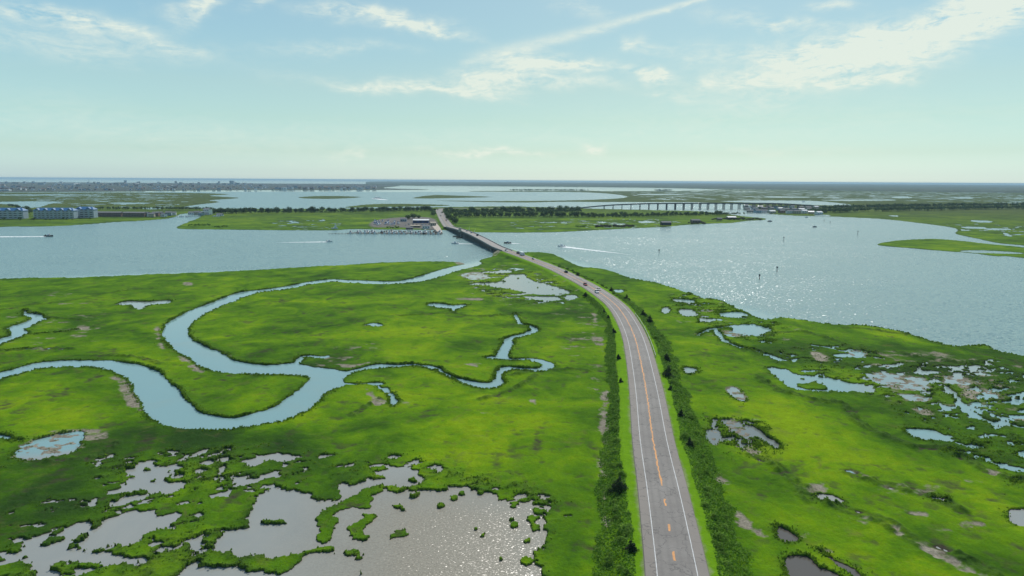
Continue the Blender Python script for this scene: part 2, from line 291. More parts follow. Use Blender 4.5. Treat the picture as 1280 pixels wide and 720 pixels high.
WATER = [
 [(582.5,329.7),(559,335.3),(539,340.8),(514,348.6),(492,352),(459,351),(431,350),(412,349.2),(384,352.8),(353,359),(320,363),(294,367),(267,377.8),(239,388),(211,403.3),(204,413),(205.5,424),(215,435.3),(233,446.4),(244,454.7),(258,463),(292,467.2),(320,469.4),(348,470),(375.5,471.4),(386,474),(381,481),(362,495),(342,509),(320,516),(305,520),(287,523),(269,520),(250,514),(233,500.5),(222,486.7),(211,477),(197,464.4),(178,457.5),(155,453.3),(133,451),(111,451),(78,451),(44,454),(17,461.7),(0,465.5),(-150,500),(-150,520),(0,476),(17,471.4),(33,465.8),(55,461.7),(83,458.9),(111,459.4),(133,463),(150,470),(161,477),(167,486.7),(172,497.8),(176,505),(181,516),(190,526),(208,532.5),(232,537),(269,538.2),(305,536),(320,533),(343,529),(366,523),(384,514),(398,503),(409,492),(428,484),(429,478),(431,472.8),(445,465.8),(464,461.7),(492,460.3),(520,459.5),(542,463.5),(562,473),(584,481.5),(603,486.5),(620,485.8),(629,481),(627,474),(630,467.5),(640,463.5),(640,459.2),(628,460),(621,465.8),(617,475),(609,479.5),(587,476),(564,470),(550,461.5),(531,456.4),(492,455.8),(470,455.8),(453,460),(431,464.2),(417,462),(392,459),(367,454),(348,456),(320,456),(292,450),(278,442),(258,433.9),(242,425.5),(235.5,415.8),(240,404.7),(255.5,393.6),(278,382.5),(300,374),(320,367.2),(353,363),(384,356.7),(412,352.7),(431,353.5),(459,354.9),(498,355.5),(523,353),(542,348.8),(564,341),(587,334.6),(602,330.5),(596,326)],
 [(0,423.7),(7.5,421.9),(14.4,418.7),(11,414.4),(7,411.9),(13.7,408),(25,405),(37.5,400),(40,397.5),(28.7,395.6),(30.6,387.5),(33,387.5),(35,391.9),(52.5,393.7),(55,397.5),(62.5,399.4),(51,402.5),(38.7,408.7),(31,412.5),(37.5,415.6),(31,420),(23.7,423.7),(7.5,430),(0,432.5),(-80,465),(-80,445)],
 [(145,380.5),(160,377),(180,377.5),(196,376.5),(213,376),(212,379.5),(196,381),(185,383),(178,387),(168,386),(160,382),(148,382)],
 [(535,380),(550,379.7),(562,381.7),(585,381.7),(578,386),(570,388),(566,391),(563,388),(548,385),(537,383.3)],
 [(456,407),(467,404),(479,407),(468,408.7)],
 [(608,355),(625,352),(634.7,346),(652.8,342.8),(664,350.5),(686,356),(708,363),(711,365.8),(683,369.4),(655.5,365.8),(636,361.7),(617,359.4)],
 [(655,372),(690,371),(702,375),(680,376.5)],[(590,347),(605,344),(612,348),(600,350)],[(585,356),(600,353),(606,357)],[(612,340),(635,338),(640,341),(620,343)],[(704,372),(715,369),(722,372),(712,375)],
 # big pond complex at the bottom
 [(281,663),(312,660),(312,644),(315,632),(321,621),(338,613),(357,610),(375,616),(396,623),(425,625),(427,620),(425,614.6),(425,608.5),(442,605.4),(457.5,602.4),(482,599.3),(479,594.7),(460.6,590),(456,578.8),(473,580),(491,582.5),(514,585),(517,591.7),(506,598.4),(515,604),(512.5,610),(528,613),(555,612),(557,607.6),(577,607),(583,613),(607,614.6),(622,622),(638,630),(655,631),(664,634.5),(667,640.6),(676,643.7),(680,634.5),(672,622),(671,618),(678,618),(687,622),(693,631.5),(690,640.6),(680,649.8),(680,657.5),(686,666.6),(683,683.5),(671,692.6),(674,705),(680,720),(690,760),(660,820),(400,820),(180,770),(215,722),(237,705),(260,690),(272,674)],
 [(155.6,593),(157.5,588),(170,585.6),(176,578),(195,575),(198,577),(187.5,581),(181,588.7),(175,593),(161,595.6)],
 [(144.4,606),(153.7,603),(158.7,598),(175,595.6),(187.5,592.5),(190,585),(200,586),(210,583.7),(217.5,580.6),(228.7,583),(236,589),(250,587),(265.6,588.7),(265,591),(256,593.7),(257,597),(242.5,603.7),(225,608.7),(223.7,613.7),(207.5,618),(190,617.5),(186,613.7),(172.5,615),(157.5,617),(136,620),(135.6,615),(150,610.6)],
 [(121,608.7),(130,604),(137.5,606),(130,609.5)],[(130,628.3),(134,624.6),(140,624.6),(139,627.6)],[(148,631),(155,625),(165,620),(178,621),(178,623),(163,627),(155,632)],[(173.7,630),(188,626.5),(191,628.7),(182,631)],
 [(127.5,643),(137,639.5),(150,640.5),(147,643.2),(135,643.5)],[(237.5,647.5),(245,642),(251,641),(249,645.6)],[(257.5,622.5),(265,618),(280,615.5),(286,613.5),(280,619),(268,623)],[(248,582.5),(258,578),(268,579),(262,583)],[(270,589),(276,583),(285,582),(282,588),(274,594)],
 [(270,577),(284,572),(288,576),(278,580)],[(295,608.5),(305,601),(320,597),(335,589),(357,588.5),(345,595),(326,601.5),(310,606)],[(300,578),(320,573),(335,568.5),(352,566.6),(367,573),(357,578.8),(338,576.4),(320,583),(308,584)],
 [(393,571.5),(400,569),(416,568.5),(413,571),(402,571.5)],[(488,571.8),(495,570),(504,570.5),(498,572.5)],[(432,583),(440,580),(447,578),(444,582)],[(290,600),(298,597),(303,599),(295,603)],
 [(102,686.4),(101,680),(113,671),(117.7,659),(134.5,649.7),(159,642),(183,640.6),(199,645),(221.6,646.7),(214,656),(195.6,666.6),(183,671),(171,682),(153,686.4),(147,680),(131,683.4),(116,688)],
 [(-30,712),(0,703),(18,692.5),(33.6,677),(58,671.7),(56.5,677),(43,686.4),(30,698),(5,708)],
 [(24,703),(43,689.5),(61,680),(79.5,674),(73,668),(88,660),(101,652.8),(113,652.8),(113,662),(95,666.6),(91.7,680),(98,690),(122,690),(141,690),(151,697),(131,707.8),(107,704.8),(82.5,701.7),(70,707.8),(58,714),(43,712.4)],
 [(189.5,692.5),(200,686),(211,683.4),(228,683.4),(220,689.5),(202,693)],[(230.7,688),(244.5,680),(257,680),(250,688),(240,691)],[(92,714.5),(104,711),(116,711),(116,717),(98,717.5)],[(38,724),(55,714),(70,715.5),(74,726)],[(111.5,625),(121,623.5),(120.7,630),(114.6,634.5)],[(152,580),(157,577),(168,577.5),(160,582)],
 [(18.3,572),(33.6,555),(61,545.8),(98,539.7),(105.4,544.3),(95,564),(61,571.8),(37,576.4)],[(-20,544),(0,544.5),(15,548),(29,552.5),(15,551.5),(0,549.5),(-20,549)],
 # right side
 [(960.8,459.5),(976,461),(1004,469.4),(1032,472),(1060,477.8),(1088,483.4),(1089,491.5),(1055,490.5),(1032,490.5),(993,486),(979,477.8),(962,465)],
 [(1041,445.5),(1055,441.8),(1077,445.5),(1060,447.6)],[(920,407.5),(937,406),(966,412.6),(954,418.7),(937,418.7),(915,415)],
 [(841.7,374),(867,375.5),(864,379.7),(845,378.5)],[(828,385),(837.5,385),(835,391.7),(828,391)],[(850,386.7),(867,388),(868,393.6),(858,396.4),(850,392)],[(875,397.8),(894,400.5),(886,404),(877,403)],[(764,363),(778,362),(778,366),(766,366)],[(900,392),(925,390),(935,395),(915,398),(903,396)],
 [(855.5,460.3),(865,460),(873.6,463.5),(864,468.6),(857,468)],[(910,488),(920,485),(932.5,501.5),(920,500)],
 [(1127.8,537.3),(1150,536.5),(1169,539),(1187,550.4),(1165,551),(1147,549)],[(1245,582),(1262,582.5),(1290,588),(1290,592),(1260,588.5)],[(1257,520),(1275,519),(1290,523),(1275,524.5)],
 [(930,531),(945,536),(958,544),(972,556.5),(970,562.6),(958,556),(940,545)],[(903,526),(920,526.5),(935,538),(945,548),(925,545),(910,534)],[(882,539),(897,538),(900,548),(895,557),(884,550)],
 [(1022,618),(1041,619),(1054.5,626.8),(1041,631),(1026,626)],[(973,660.4),(985,663),(995,671),(993,676),(981,677)],[(983,702),(995,694.7),(1013,695.6),(1021,707.8),(1047,718.5),(1062,735),(1000,745),(986,718)],
 [(1165,623),(1180,622.5),(1186,626),(1175,627)],[(1260,640),(1275,637),(1300,640),(1300,658),(1268,657)],
 # far side
 [(-30,252.7),(0,252.4),(40,251.7),(77,252.3),(60,255),(50,258.7),(27,260),(22,256),(-30,254)],[(-50,243.2),(107,243.4),(107,244.2),(-50,244.2)],[(135,253.8),(160,253.2),(187,254.2),(160,255.2)],[(177,260.3),(190,259.8),(200,260.8),(188,261.6)],
 [(900,251.4),(1000,250.7),(1040,253),(1063,256.6),(1000,255.8),(960,254)],[(1040,249.7),(1110,249.4),(1112,250.7),(1045,251)],[(1115,246.2),(1130,245.6),(1140,247.2),(1122,247.8)],[(960,245.6),(1007,246),(1006,247),(962,246.9)],[(800,242.7),(850,243),(850,243.8),(805,243.8)],
 [(1195,247),(1212,246.6),(1215,248),(1198,248.3)],[(1204,283.5),(1230,284),(1228,286),(1208,285.5)],[(1232,285.5),(1262,286.3),(1255,287.6),(1236,287.5)],[(1255,291),(1262,293.5),(1263,296),(1257,294)],[(1216,275.5),(1238,276.5),(1236,278.6),(1220,277.4)],[(1020,268.6),(1035,268.8),(1034,270.2),(1022,270)],[(1110,269.5),(1122,269.4),(1120,270.8)],
 [(1202,313.5),(1230,313),(1276,316),(1270,317.6),(1215,316)],[(745,277.5),(757,277.3),(755,278.8)],[(798,277),(812,276.4),(820,278),(803,279)],[(760,280),(780,279.5),(778,281)],[(345,282),(352,281.6),(358,282.6)],[(362,278),(370,277.5),(373,279.2)],
]
ISLES = [
 [(433,622),(454.5,613),(473,607),(494,608.5),(503.4,615.5),(479,617.7),(467,622),(463.6,628.4),(465,634.5),(454.5,639),(439,636),(427,640.6),(419,649.7),(421,656),(413,669.6),(405.6,680),(399,681),(401,666.6),(393,656),(392,649.7),(408,639),(424,628)],
 [(482,631.4),(503.4,630.8),(507,639),(497,637.5)],[(488,672.7),(495.7,665),(507,662),(503.4,667.5)],
 [(436,656),(442,652.8),(451.4,651.3),(453,640.6),(463.6,646.7),(457.5,652.8),(453,656),(451.4,668),(463.6,674.2),(454.5,676.3),(442,669.6),(435.5,663.5)],
 [(433,692.5),(445,688),(453,686.4),(453,695.6),(448,698.6),(442,695.6)],[(378,693),(399.5,685),(414.7,684),(417.8,692),(393,694)],
 [(300,698),(320,697.5),(344.5,700),(373.5,697),(369,704.8),(350.6,715.5),(338,712.4),(300,712)],[(509.5,620.7),(521.7,616),(526,622),(518.7,626.8),(512.5,625)],[(515.6,607),(531,602.4),(555,607),(555,613.7),(531,613),(516,613.5)],
 [(320,652),(355,651.8),(352,655),(332,658)],[(468,586),(480,583),(484,587),(474,589)],[(260,689),(280,694),(300,697),(300,706),(270,712),(250,710)],
 [(655,646),(668,645),(674,655),(668,664),(662,658)],
 [(204,601),(212,596),(209,591),(225,587.7),(240,591.5),(244,596),(234,602),(215,603.5)],
 [(1000,481.5),(1020,480),(1033,484.5),(1025,487.5),(1005,486)],
]
ISLE_W = [[(216,597.7),(226,593.9),(233,595.8),(224,598.5)]]
BLOBS = [(551,631.4,1.3),(604,670.5,1.9),(595,662,1.0),(567,624,.9),(626,636,.8),(639,650,1.3),(451,717.6,2),(479,622,1.1),(601,616,1.8),(578,616,1.4),(659,677,1.7),(654,686.5,1.2),(658,702,2.2),(643,656,.8),(643,634.5,1.5),(190.6,602,1.5),(545,690,.5),(626,700,.6),(500,690,.5),(157,606,.5),(444,604.5,1.3),(648,348,2),(660,353,2.5),(630,352,2.5),(672,360,2.5),(640,358,2),(690,362,2),(1003,474,1)]
STROKES = [  # creeks: px points, full widths in metres
 ([(638,461),(655,462),(673,462.5),(684,459.5),(685,456),(676,452),(662,449.3),(645,450.5),(632,449),(618,448),(610,447.5)], [4,4,4,5,5,4,3.5,3.5,4,5,3]),
 ([(628,448),(629,441),(634,434),(636,426),(643,422),(655,419),(666,415),(668,411.5),(662,408),(650,405),(647,400),(643,392)], [6,5,5,5,5,4,4,3.5,2.5,2,2,1.2]),
 ([(431,480.5),(445,480.5),(460,480),(473,480.5)], [1.5,1.2,1.5,4]), ([(470,481),(476,486),(481,487),(484,491)], [2,2,3,1]), ([(488,493),(491,499),(493,504),(491,509)], [1.5,2,2.2,.8]),
 ([(38.7,418.7),(60,417),(80,415),(94,413)], [1.2,.9,.9,.9]), ([(375,449),(383,446),(405,447),(410,445)], [2,4,3,1]), ([(370,456),(376,449.5),(381,447)],[3,2.5,2]),
 ([(0,439),(20,437.5),(48,435)],[1,1,.6]),
 ([(1183,483.4),(1190,492),(1198,500),(1206,511),(1216,518),(1229,525.6),(1252,531),(1280,535.5),(1330,545)], [2,2.5,3,3.2,3.6,4,4.5,4.5,5]),
 ([(920,407),(905,410),(892,412),(880,416),(872,420)], [3,3,4,3,2]), ([(893,413),(898,418),(905,426),(920,433),(948,440),(970,448),(991,452.5)], [3,3,2.5,2.5,2.2,2.2,1.5]),
 ([(1025,690),(1040,700),(1053,707.8),(1071,720),(1090,740)], [.8,1.2,1.5,1.6,1.6]), ([(1015,432),(1035,435),(1050,439)], [1.5,1.5,1]), ([(965,420),(950,423)], [1,1]),
]
DITCH = [  # dry ditches lined with dark tall grass
 ([(1016,500),(1053,506),(1066,520),(1074,530.6),(1111,547),(1147,559.6),(1187,559.6)], 1.6), ([(1199,570),(1233,588.6),(1280,601)], 1.5), ([(970,488),(1000,495),(1025,503),(1052,506)], 1.5), ([(1055,411),(1080,411),(1110,416),(1145,420)], 1.4),
 ([(960,418),(1000,415),(1030,422),(1060,432)], 1.2), ([(0,388),(40,382),(90,376),(140,366),(190,361)], 1.6), ([(30,388),(60,397),(100,400)], 1.0), ([(100,412),(125,408)], .8), ([(0,440),(60,436),(90,437)], .8),
 ([(440,520),(455,510),(475,500)], .9), ([(1010,610),(1040,632),(1080,645),(1110,655),(1140,676),(1180,690),(1240,716)], 1.8), ([(940,570),(965,580),(990,600),(1010,625)], 1.8), ([(60,578),(100,575),(135,565),(146,555)], .8),
 ([(0,457),(0,457.5)], .5), ([(1060,590),(1100,605),(1170,622),(1200,640)], 1.8), ([(640,470),(670,464),(720,462),(735,464)], 1.2), ([(600,500),(640,488),(670,470)], .8), ([(500,395),(560,392),(600,396),(650,392)], 1.2),
 ([(1120,440),(1180,452),(1240,455),(1280,460)], 1.5), ([(945,470),(960,480),(975,489)], 1.2), ([(120,445),(170,447),(200,455)], 1),
]
MUD = [[(139,471),(155,474),(167,488),(174,503),(180,512),(172,514),(158,506),(150,492),(144,478)],[(228,355),(232,352.5),(240,353),(240,357),(232,357.5)],[(96,408.5),(104,406.5),(111,409),(109,413),(99,413.5)],[(194,412),(200,410),(201,428),(207,437),(200,433)],[(225,447),(235,451),(255,465),(245,464)],
 [(754,491),(763,492),(761,518),(762.5,540),(761,558),(753.5,552),(748.5,540),(751.5,518)],[(741,392),(746,394),(746,402),(742,402)],[(739,417),(747,420),(755,430),(753,436),(742,431)],[(255,432.5),(289,445),(285,449),(262,438)],
 [(1056,588),(1075,590),(1090,598),(1072,598)],[(1007,613),(1025,604),(1035,608),(1026,616),(1012,618)],[(1144,677),(1163,680),(1184,692.5),(1215,711),(1235,722),(1222,722),(1199,714),(1172,699),(1150,687)],[(1112,654),(1122,660),(1127,670),(1118,668)],[(1001,665),(1012,665),(1016,670),(1004,671.5)],[(1025,688),(1040,689),(1047,695),(1032,693)],[(943,664),(952,663),(954,672),(945,672)],
 [(893,598),(905,598),(909,606),(898,606)],[(919,641),(925,643),(938,657),(935,661),(924,654)],[(1015,441),(1030,444),(1041,449.7),(1033,453.5),(1018,450)],[(1198,483),(1215,485),(1224,492),(1227,500),(1207,500)],[(1142,513),(1160,514),(1170,520),(1152,520)],[(908,416),(925,417),(940,420),(920,421)],[(750,575),(757,590),(760,610),(755,625),(750,600)],[(754,640),(760,650),(760,665),(756,655)],
 [(912,487),(920,484.5),(933,502),(920,500.5)],[(60,540),(112,537),(138,544),(120,550),(100,548)],[(568,328),(584,330),(575,332)],[(570,373),(600,373),(600,376),(572,375)],[(1125,640),(1160,641),(1150,648)],[(1195,652),(1225,655),(1218,662),(1200,660)],[(870,388),(890,388),(885,391)],[(605,312),(622,309.5),(636,314),(618,320)],[(1232,590),(1246,590),(1246,596),(1236,595)],[(928,555),(950,565),(940,570),(925,562)],
 [(420,456),(445,456),(460,454),(440,460)],[(458,487),(470,497),(485,503),(470,507),(460,496)],[(575,455),(600,455),(595,459)],[(1300,700),(1340,700),(1340,740)],[(1045,566),(1052,566),(1052,570)],[(660,500),(668,500),(668,505)],[(600,517),(612,517),(610,519)]]
# zones of scattered small ponds: polygon, density 0..1, wavelength m
SPECK = [([(1085,455),(1140,452),(1190,458),(1225,475),(1215,500),(1180,512),(1120,510),(1075,495),(1060,470)], .85, 6), ([(120,570),(260,560),(380,560),(380,600),(300,620),(260,600),(110,615)], .30, 4), ([(0,640),(110,620),(250,640),(260,720),(0,740)], .34, 4),
 ([(585,338),(660,335),(720,365),(715,380),(640,380),(585,360)], .55, 8), ([(830,365),(960,385),(980,430),(940,430),(860,400)], .42, 8), ([(880,520),(960,530),(975,580),(930,580),(885,560)], .35, 5), ([(430,575),(530,575),(700,615),(700,660),(500,620),(420,600)], .26, 4),
 ([(1180,450),(1300,465),(1300,560),(1220,530),(1150,520)], .62, 6), ([(960,440),(1080,430),(1120,460),(1060,480),(980,460)], .40, 6), ([(1100,500),(1220,520),(1300,560),(1300,590),(1180,570)], .38, 5), ([(150,575),(270,570),(280,625),(140,635)], .28, 3), ([(1130,282),(1290,280),(1290,300),(1210,290)], .35, 30), ([(1000,240),(1290,244),(1290,256),(1000,250)], .35, 110), ([(0,243),(250,243),(220,260),(80,258)], .33, 60),
 ([(640,276),(840,274),(830,284),(640,289)], .32, 18), ([(-300,500),(-20,500),(-20,740),(-300,740)], .4, 6), ([(1300,480),(1600,520),(1700,800),(1300,740)], .35, 7), ([(800,238),(1000,240),(1000,250),(800,250)], .33, 90), ([(340,276),(430,274),(420,287),(330,287)], .3, 18)]
# darker, wetter grass and painted cloud shade (positive) or brighter short hay (negative)
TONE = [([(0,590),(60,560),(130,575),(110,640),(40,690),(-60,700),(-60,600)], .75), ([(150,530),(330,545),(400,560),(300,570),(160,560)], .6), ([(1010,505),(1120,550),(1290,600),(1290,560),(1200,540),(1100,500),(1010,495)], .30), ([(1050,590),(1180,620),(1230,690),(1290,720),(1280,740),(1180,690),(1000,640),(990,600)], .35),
 ([(1100,455),(1290,470),(1290,540),(1180,520),(1080,500)], .35), ([(540,520),(640,515),(700,540),(690,590),(600,600),(520,560)], -.38), ([(900,500),(1000,500),(1060,560),(1000,590),(930,560)], -.35), ([(1060,560),(1290,640),(1290,680),(1150,640),(1080,600)], -.28), ([(1000,640),(1090,660),(1200,740),(1050,740),(960,660)], -.25), ([(0,480),(60,470),(130,475),(150,500),(60,530),(0,535)], -.2),
 ([(460,380),(600,385),(600,420),(450,430)], -.22), ([(100,480),(240,520),(150,550),(100,520)], .15), ([(600,370),(740,380),(745,440),(650,400)], .2), ([(480,500),(560,480),(660,500),(700,530),(560,540)], -.2), ([(1150,420),(1300,450),(1300,480),(1100,450)], .2), ([(0,350),(300,345),(200,380),(0,390)], .18), ([(700,440),(755,460),(745,640),(700,700),(690,560)], .05),
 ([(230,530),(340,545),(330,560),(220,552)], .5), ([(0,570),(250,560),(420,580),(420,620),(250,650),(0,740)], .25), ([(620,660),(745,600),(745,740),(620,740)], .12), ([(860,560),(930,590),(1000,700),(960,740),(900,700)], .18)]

FLATS = [[(18.3,572),(33.6,555),(61,545.8),(98,539.7),(105.4,544.3),(95,564),(61,571.8),(37,576.4)],[(882,539),(897,538),(900,548),(895,557),(884,550)],[(903,526),(920,526.5),(935,538),(945,548),(925,545),(910,534)],[(1085,468),(1110,466),(1150,472),(1165,486),(1130,490),(1095,480)],[(1175,470),(1200,472),(1215,476),(1205,482),(1180,478)],[(1120,492),(1150,494),(1160,502),(1130,500)],[(910,486),(920,484.5),(933,502),(920,500.5)],[(1060,438),(1085,441),(1080,447),(1062,446)],[(905,414),(935,416),(925,421),(905,419)],[(575,343),(600,340),(610,347),(590,350)],[(1225,486),(1245,490),(1250,500),(1228,496)]]
print('terrain: sdf')
D = np.full((NR, NC), -12.0)
for p in LAND: D = np.maximum(D, sd_poly(world_poly(p), .02, 12))
for p in WATER: D = np.minimum(D, -sd_poly(world_poly(p)))
for p in ISLES: D = np.maximum(D, sd_poly(world_poly(p)))
for p in ISLE_W: D = np.minimum(D, -sd_poly(world_poly(p)))
for x, y, r in BLOBS:
    c = P(x, y); d = np.hypot(GX-c[0], (GY-c[1])*.8); D = np.maximum(D, np.clip(r*.42-d, -12, 9)*1.8)
for p, w in STROKES: D = np.minimum(D, sd_stroke(p, w))
# speckle of small ponds
gx32, gy32 = GX, GY
for poly, dens, wl in SPECK:
    w = world_poly(poly, sub=2); s = sd_poly(w, .05, wl*1.5); reg = np.clip(s/(wl*1.2)+.4, 0, 1)
    idx = np.where(reg > 0)
    x, y = GX[idx], GY[idx]; c_, s_ = math.cos(.5), math.sin(.5)
    f = fbm(x*c_+y*s_, (y*c_-x*s_)*1.7, wl, 4, 11, .55)
    thr = .55-.55*dens; v = (thr+(1-reg[idx])*1.0-f)*wl*.55
    D[idx] = np.minimum(D[idx], v)
# ragged banks
complexity = np.clip(sd_poly(world_poly([(-300,600),(60,590),(130,560),(300,560),(480,560),(560,580),(720,610),(740,900),(-600,900)], sub=2), .05, 12)/12+.6, 0, 1)+np.clip(sd_poly(world_poly([(560,335),(640,330),(730,360),(725,385),(560,385)], sub=2), .05, 12)/12+.6, 0, 1)
near = RR < 1400
sc_ = np.maximum(1, RR/450)
rag = np.zeros_like(D)
rag += .6*fbm(GX, GY, 7, 2, 3)*sc_; rag[near] += (.95*fbm(GX[near], GY[near], 3.2, 5, 5, .62))
complexity = complexity+np.clip(sd_poly(world_poly([(930,440),(1080,430),(1300,450),(1300,560),(1150,530),(960,500)], sub=2), .05, 12)/12+.6, 0, 1)
rag[near] += (complexity*(2.3*fbm(GX*.85+GY*.5, (GY*.85-GX*.5)*1.5, 4.2, 5, 51, .65)))[near]+.35*fbm(GX[near], GY[near], 1.5, 2, 53)
rag += .9*fbm(GX/6, GY/6, 9, 3, 9)*np.clip((RR-900)/600, 0, 1)*np.maximum(1, RR/500)
D = D+rag
# the road bed keeps its width
ROAD = [(858,800),(852,760),(848,720),(837,660),(827,600),(818,560),(810,500),(803,460),(795,425),(784,400),(769,380),(741,360),(713,345),(692,335),(665,324.5),(645,317.2),(632,312.6)]
MAR = [(0.0)]
road_pts = catmull(ROAD, False, 4)
RZ = 1.9
def zroad(y): return RZ+max(0, min(1, (330-y)/18))*2.3
rw = [P(x, y, zroad(y)) for x, y in road_pts]
dist_r = np.full((NR, NC), 60.0)
for a, b in zip(rw[:-1], rw[1:]): seg_dist(a[:2], b[:2], 60, dist_r)
FARROAD = [(562,284),(558,280),(554,275),(551.5,270),(549.5,265.5),(548,262),(551,260.6),(580,260.6),(640,261),(700,261.2),(727,261.4)]
fw = [P(x, y, 2.2) for x, y in catmull(FARROAD, False, 3)]
dist_f = np.full((NR, NC), 60.0)
for a, b in zip(fw[:-1], fw[1:]): seg_dist(a[:2], b[:2], 60, dist_f)
D = np.maximum(D, np.clip(13.5-dist_r, -12, 9)); D = np.maximum(D, np.clip(12-dist_f, -12, 9))

print('terrain: tone, mud')
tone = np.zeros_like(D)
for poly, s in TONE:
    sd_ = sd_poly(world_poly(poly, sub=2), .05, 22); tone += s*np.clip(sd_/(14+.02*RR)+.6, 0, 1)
mud = np.zeros_like(D)
for p in MUD:
    sd_ = sd_poly(world_poly(p), .02, 6); mud = np.maximum(mud, np.clip(sd_/2.0+.55, 0, 1))
mn = fbm(GX*.8+GY*.4, GY-GX*.3, 4.5, 5, 21, .7); mud = np.clip((mud-.55+mn*1.5)*2.2, 0, 1)*(mud > .02)
mud = np.maximum(mud, np.clip((7.0-dist_r)*1.4+mn*1.8-.5, 0, 1)*.5*(dist_r < 7.6))
for poly in ([(1080,440),(1300,450),(1300,540),(1200,530),(1080,510)], [(870,520),(980,525),(980,585),(880,575)], [(570,335),(720,335),(725,380),(570,380)], [(1000,600),(1300,600),(1300,720),(1120,700)], [(0,370),(130,370),(130,430),(0,440)], [(370,430),(520,430),(520,510),(440,510),(370,470)], [(820,365),(990,380),(1000,430),(860,420)], [(680,380),(760,400),(765,560),(740,560)]):
    s_ = np.clip(sd_poly(world_poly(poly, sub=2), .05, 12)/12+.5, 0, 1); mud = np.maximum(mud, np.clip((fbm(GX, GY*1.3, 11, 5, 77, .66)*s_-.36)*5, 0, 1)*.9)
ditch = np.zeros_like(D)
for p, w in DITCH:
    s = sd_stroke(p, w, 9)+rag*.7; ditch = np.maximum(ditch, np.clip(1-np.abs(s)/1.6, 0, 1)*(s > -2))
forest = np.clip(sd_poly(world_poly([(470,231),(640,232.6),(800,234.2),(960,236.6),(1120,239.3),(1280,241.2),(2000,249),(2000,233),(1280,230),(640,226.5),(470,228)]), .05, 50)/120+.5, 0, 1)
town = np.clip(sd_poly(world_poly(LAND[3]), .05, 50)/80, 0, 1)
marina = np.clip(sd_poly(world_poly([(463,284.5),(465,276.5),(500,272),(540,272.5),(549,280),(550,289),(540,288),(500,285)]), .03, 8)/6, 0, 1)
def bank(Dv): t = np.clip((Dv+.22)/np.maximum(.42, .0016*RR), 0, 1); return t*t*(3-2*t)
lush = fbm(GX, GY, 14, 3, 31)
t1 = fbm(GX, GY, 3.2, 3, 41, .6)
nearw = np.clip((900-RR)/500, 0, 1)
edge = np.exp(-np.clip(D, 0, 50)/(.75+.4*np.clip(lush, -1, 1)+.0022*RR))*np.clip(.7+.9*lush, .12, 1.5)
tall = np.clip(.22+RR/900, .22, .75)*edge+.6*ditch*np.clip(.6+t1, .2, 1.4)
zl = .27+.08*lush+tall+t1*(.10+.10*nearw)*(1+1.5*edge+2.2*ditch)
zl = zl*(1-.55*mud)
brush = np.clip((17-dist_r)/3, 0, 1)
rd = np.maximum(RZ-.25-np.clip(dist_r-8.6, 0, 60)*.26, zl)
rdz = np.clip((330-0)/1, 0, 0)
# embankment height follows the road towards the bridge
bx, by = P(632, 312.6, 4.2)[:2]; bd = np.hypot(GX-bx, GY-by); lift = np.clip(1-bd/120, 0, 1)*2.3
z = np.where(dist_r < 20, np.maximum(zl, RZ-.22+lift-np.clip(dist_r-8.6, 0, 60)*np.where(bd < 150, .62, .28)), zl)
z = np.where(dist_r < 8.0, RZ-.25+lift, z)
z = np.where(dist_f < 14, np.maximum(z, 1.9-np.clip(dist_f-9, 0, 60)*.3), z)
z = z*(1-marina)+marina*1.2
forz = forest
z = -.9+(z+.9)*bank(D)
for poly in FLATS:
    s_ = np.clip((sd_poly(world_poly(poly), .02, 8)+3.0*fbm(GX, GY*1.3, 6, 4, 93, .65))/1.2+.3, 0, 1); fl_ = s_ > 0
    q_ = -.02+.30*fbm(GX, GY*1.4, 4, 5, 91, .7); q_ = np.where(q_ > .10, q_+.25, q_); z = np.where(fl_, np.minimum(z, .5)*(1-s_)+q_*s_, z); mud = np.maximum(mud, np.clip(s_*1.3, 0, 1)*(q_ < .10))
z += town*1.5
VV = np.stack([GX, GY, z], -1).astype(np.float32).reshape(-1, 3)
def grid_mesh(name, V, nr, nc):
    me = bpy.data.meshes.new(name); me.vertices.add(len(V)); me.vertices.foreach_set('co', V.ravel())
    i = np.arange(nr-1)[:, None]*nc+np.arange(nc-1)[None]; q = np.stack([i, i+nc, i+nc+1, i+1], -1).reshape(-1, 4)[:, ::-1]
    me.loops.add(q.size); me.loops.foreach_set('vertex_index', q.ravel().astype(np.int32))
    me.polygons.add(len(q)); me.polygons.foreach_set('loop_start', (np.arange(len(q))*4).astype(np.int32)); me.polygons.foreach_set('use_smooth', np.ones(len(q), bool))
    me.update(calc_edges=True); return me
# tall cordgrass tufts along the banks: where the ground is within a couple of metres of water
rngn = np.random.default_rng(4); wgt = (RR**2)*np.exp(-np.clip(D, 0, 9)/.45)*(D > .12)*(1-.88*np.clip(complexity, 0, 1))*(RR < 560)*np.clip(lush+.55+.5*np.clip(fbm(GX, GY, 22, 2, 61), -.4, 1), .04, 1.4)*(np.abs(TH) < R(39.5))*(dist_r > 9)/np.maximum(RR, 150)**1.1
wgt[-1] = 0; cum = np.cumsum(wgt.ravel()); pick = np.searchsorted(cum, rngn.random(26000)*cum[-1]); tz = z.ravel()[pick]; ok = tz > .12; pick = pick[ok]
n_ = len(pick); bx_ = GX.ravel()[pick]+rngn.normal(0, .15, n_); by_ = GY.ravel()[pick]+rngn.normal(0, .15, n_); bz_ = z.ravel()[pick]; rs_ = RR.ravel()[pick]
an_ = rngn.uniform(0, 6.28, n_); sz = rngn.uniform(.12, .34, n_)*(1+np.clip(rs_-150, 0, 500)/260); hh = rngn.uniform(.10, .38, n_)*(1+np.clip(rs_-150, 0, 500)/900)
lx, ly = rngn.normal(0, .25, n_), rngn.normal(0, .25, n_); cx_, sx_ = np.cos(an_)*sz, np.sin(an_)*sz
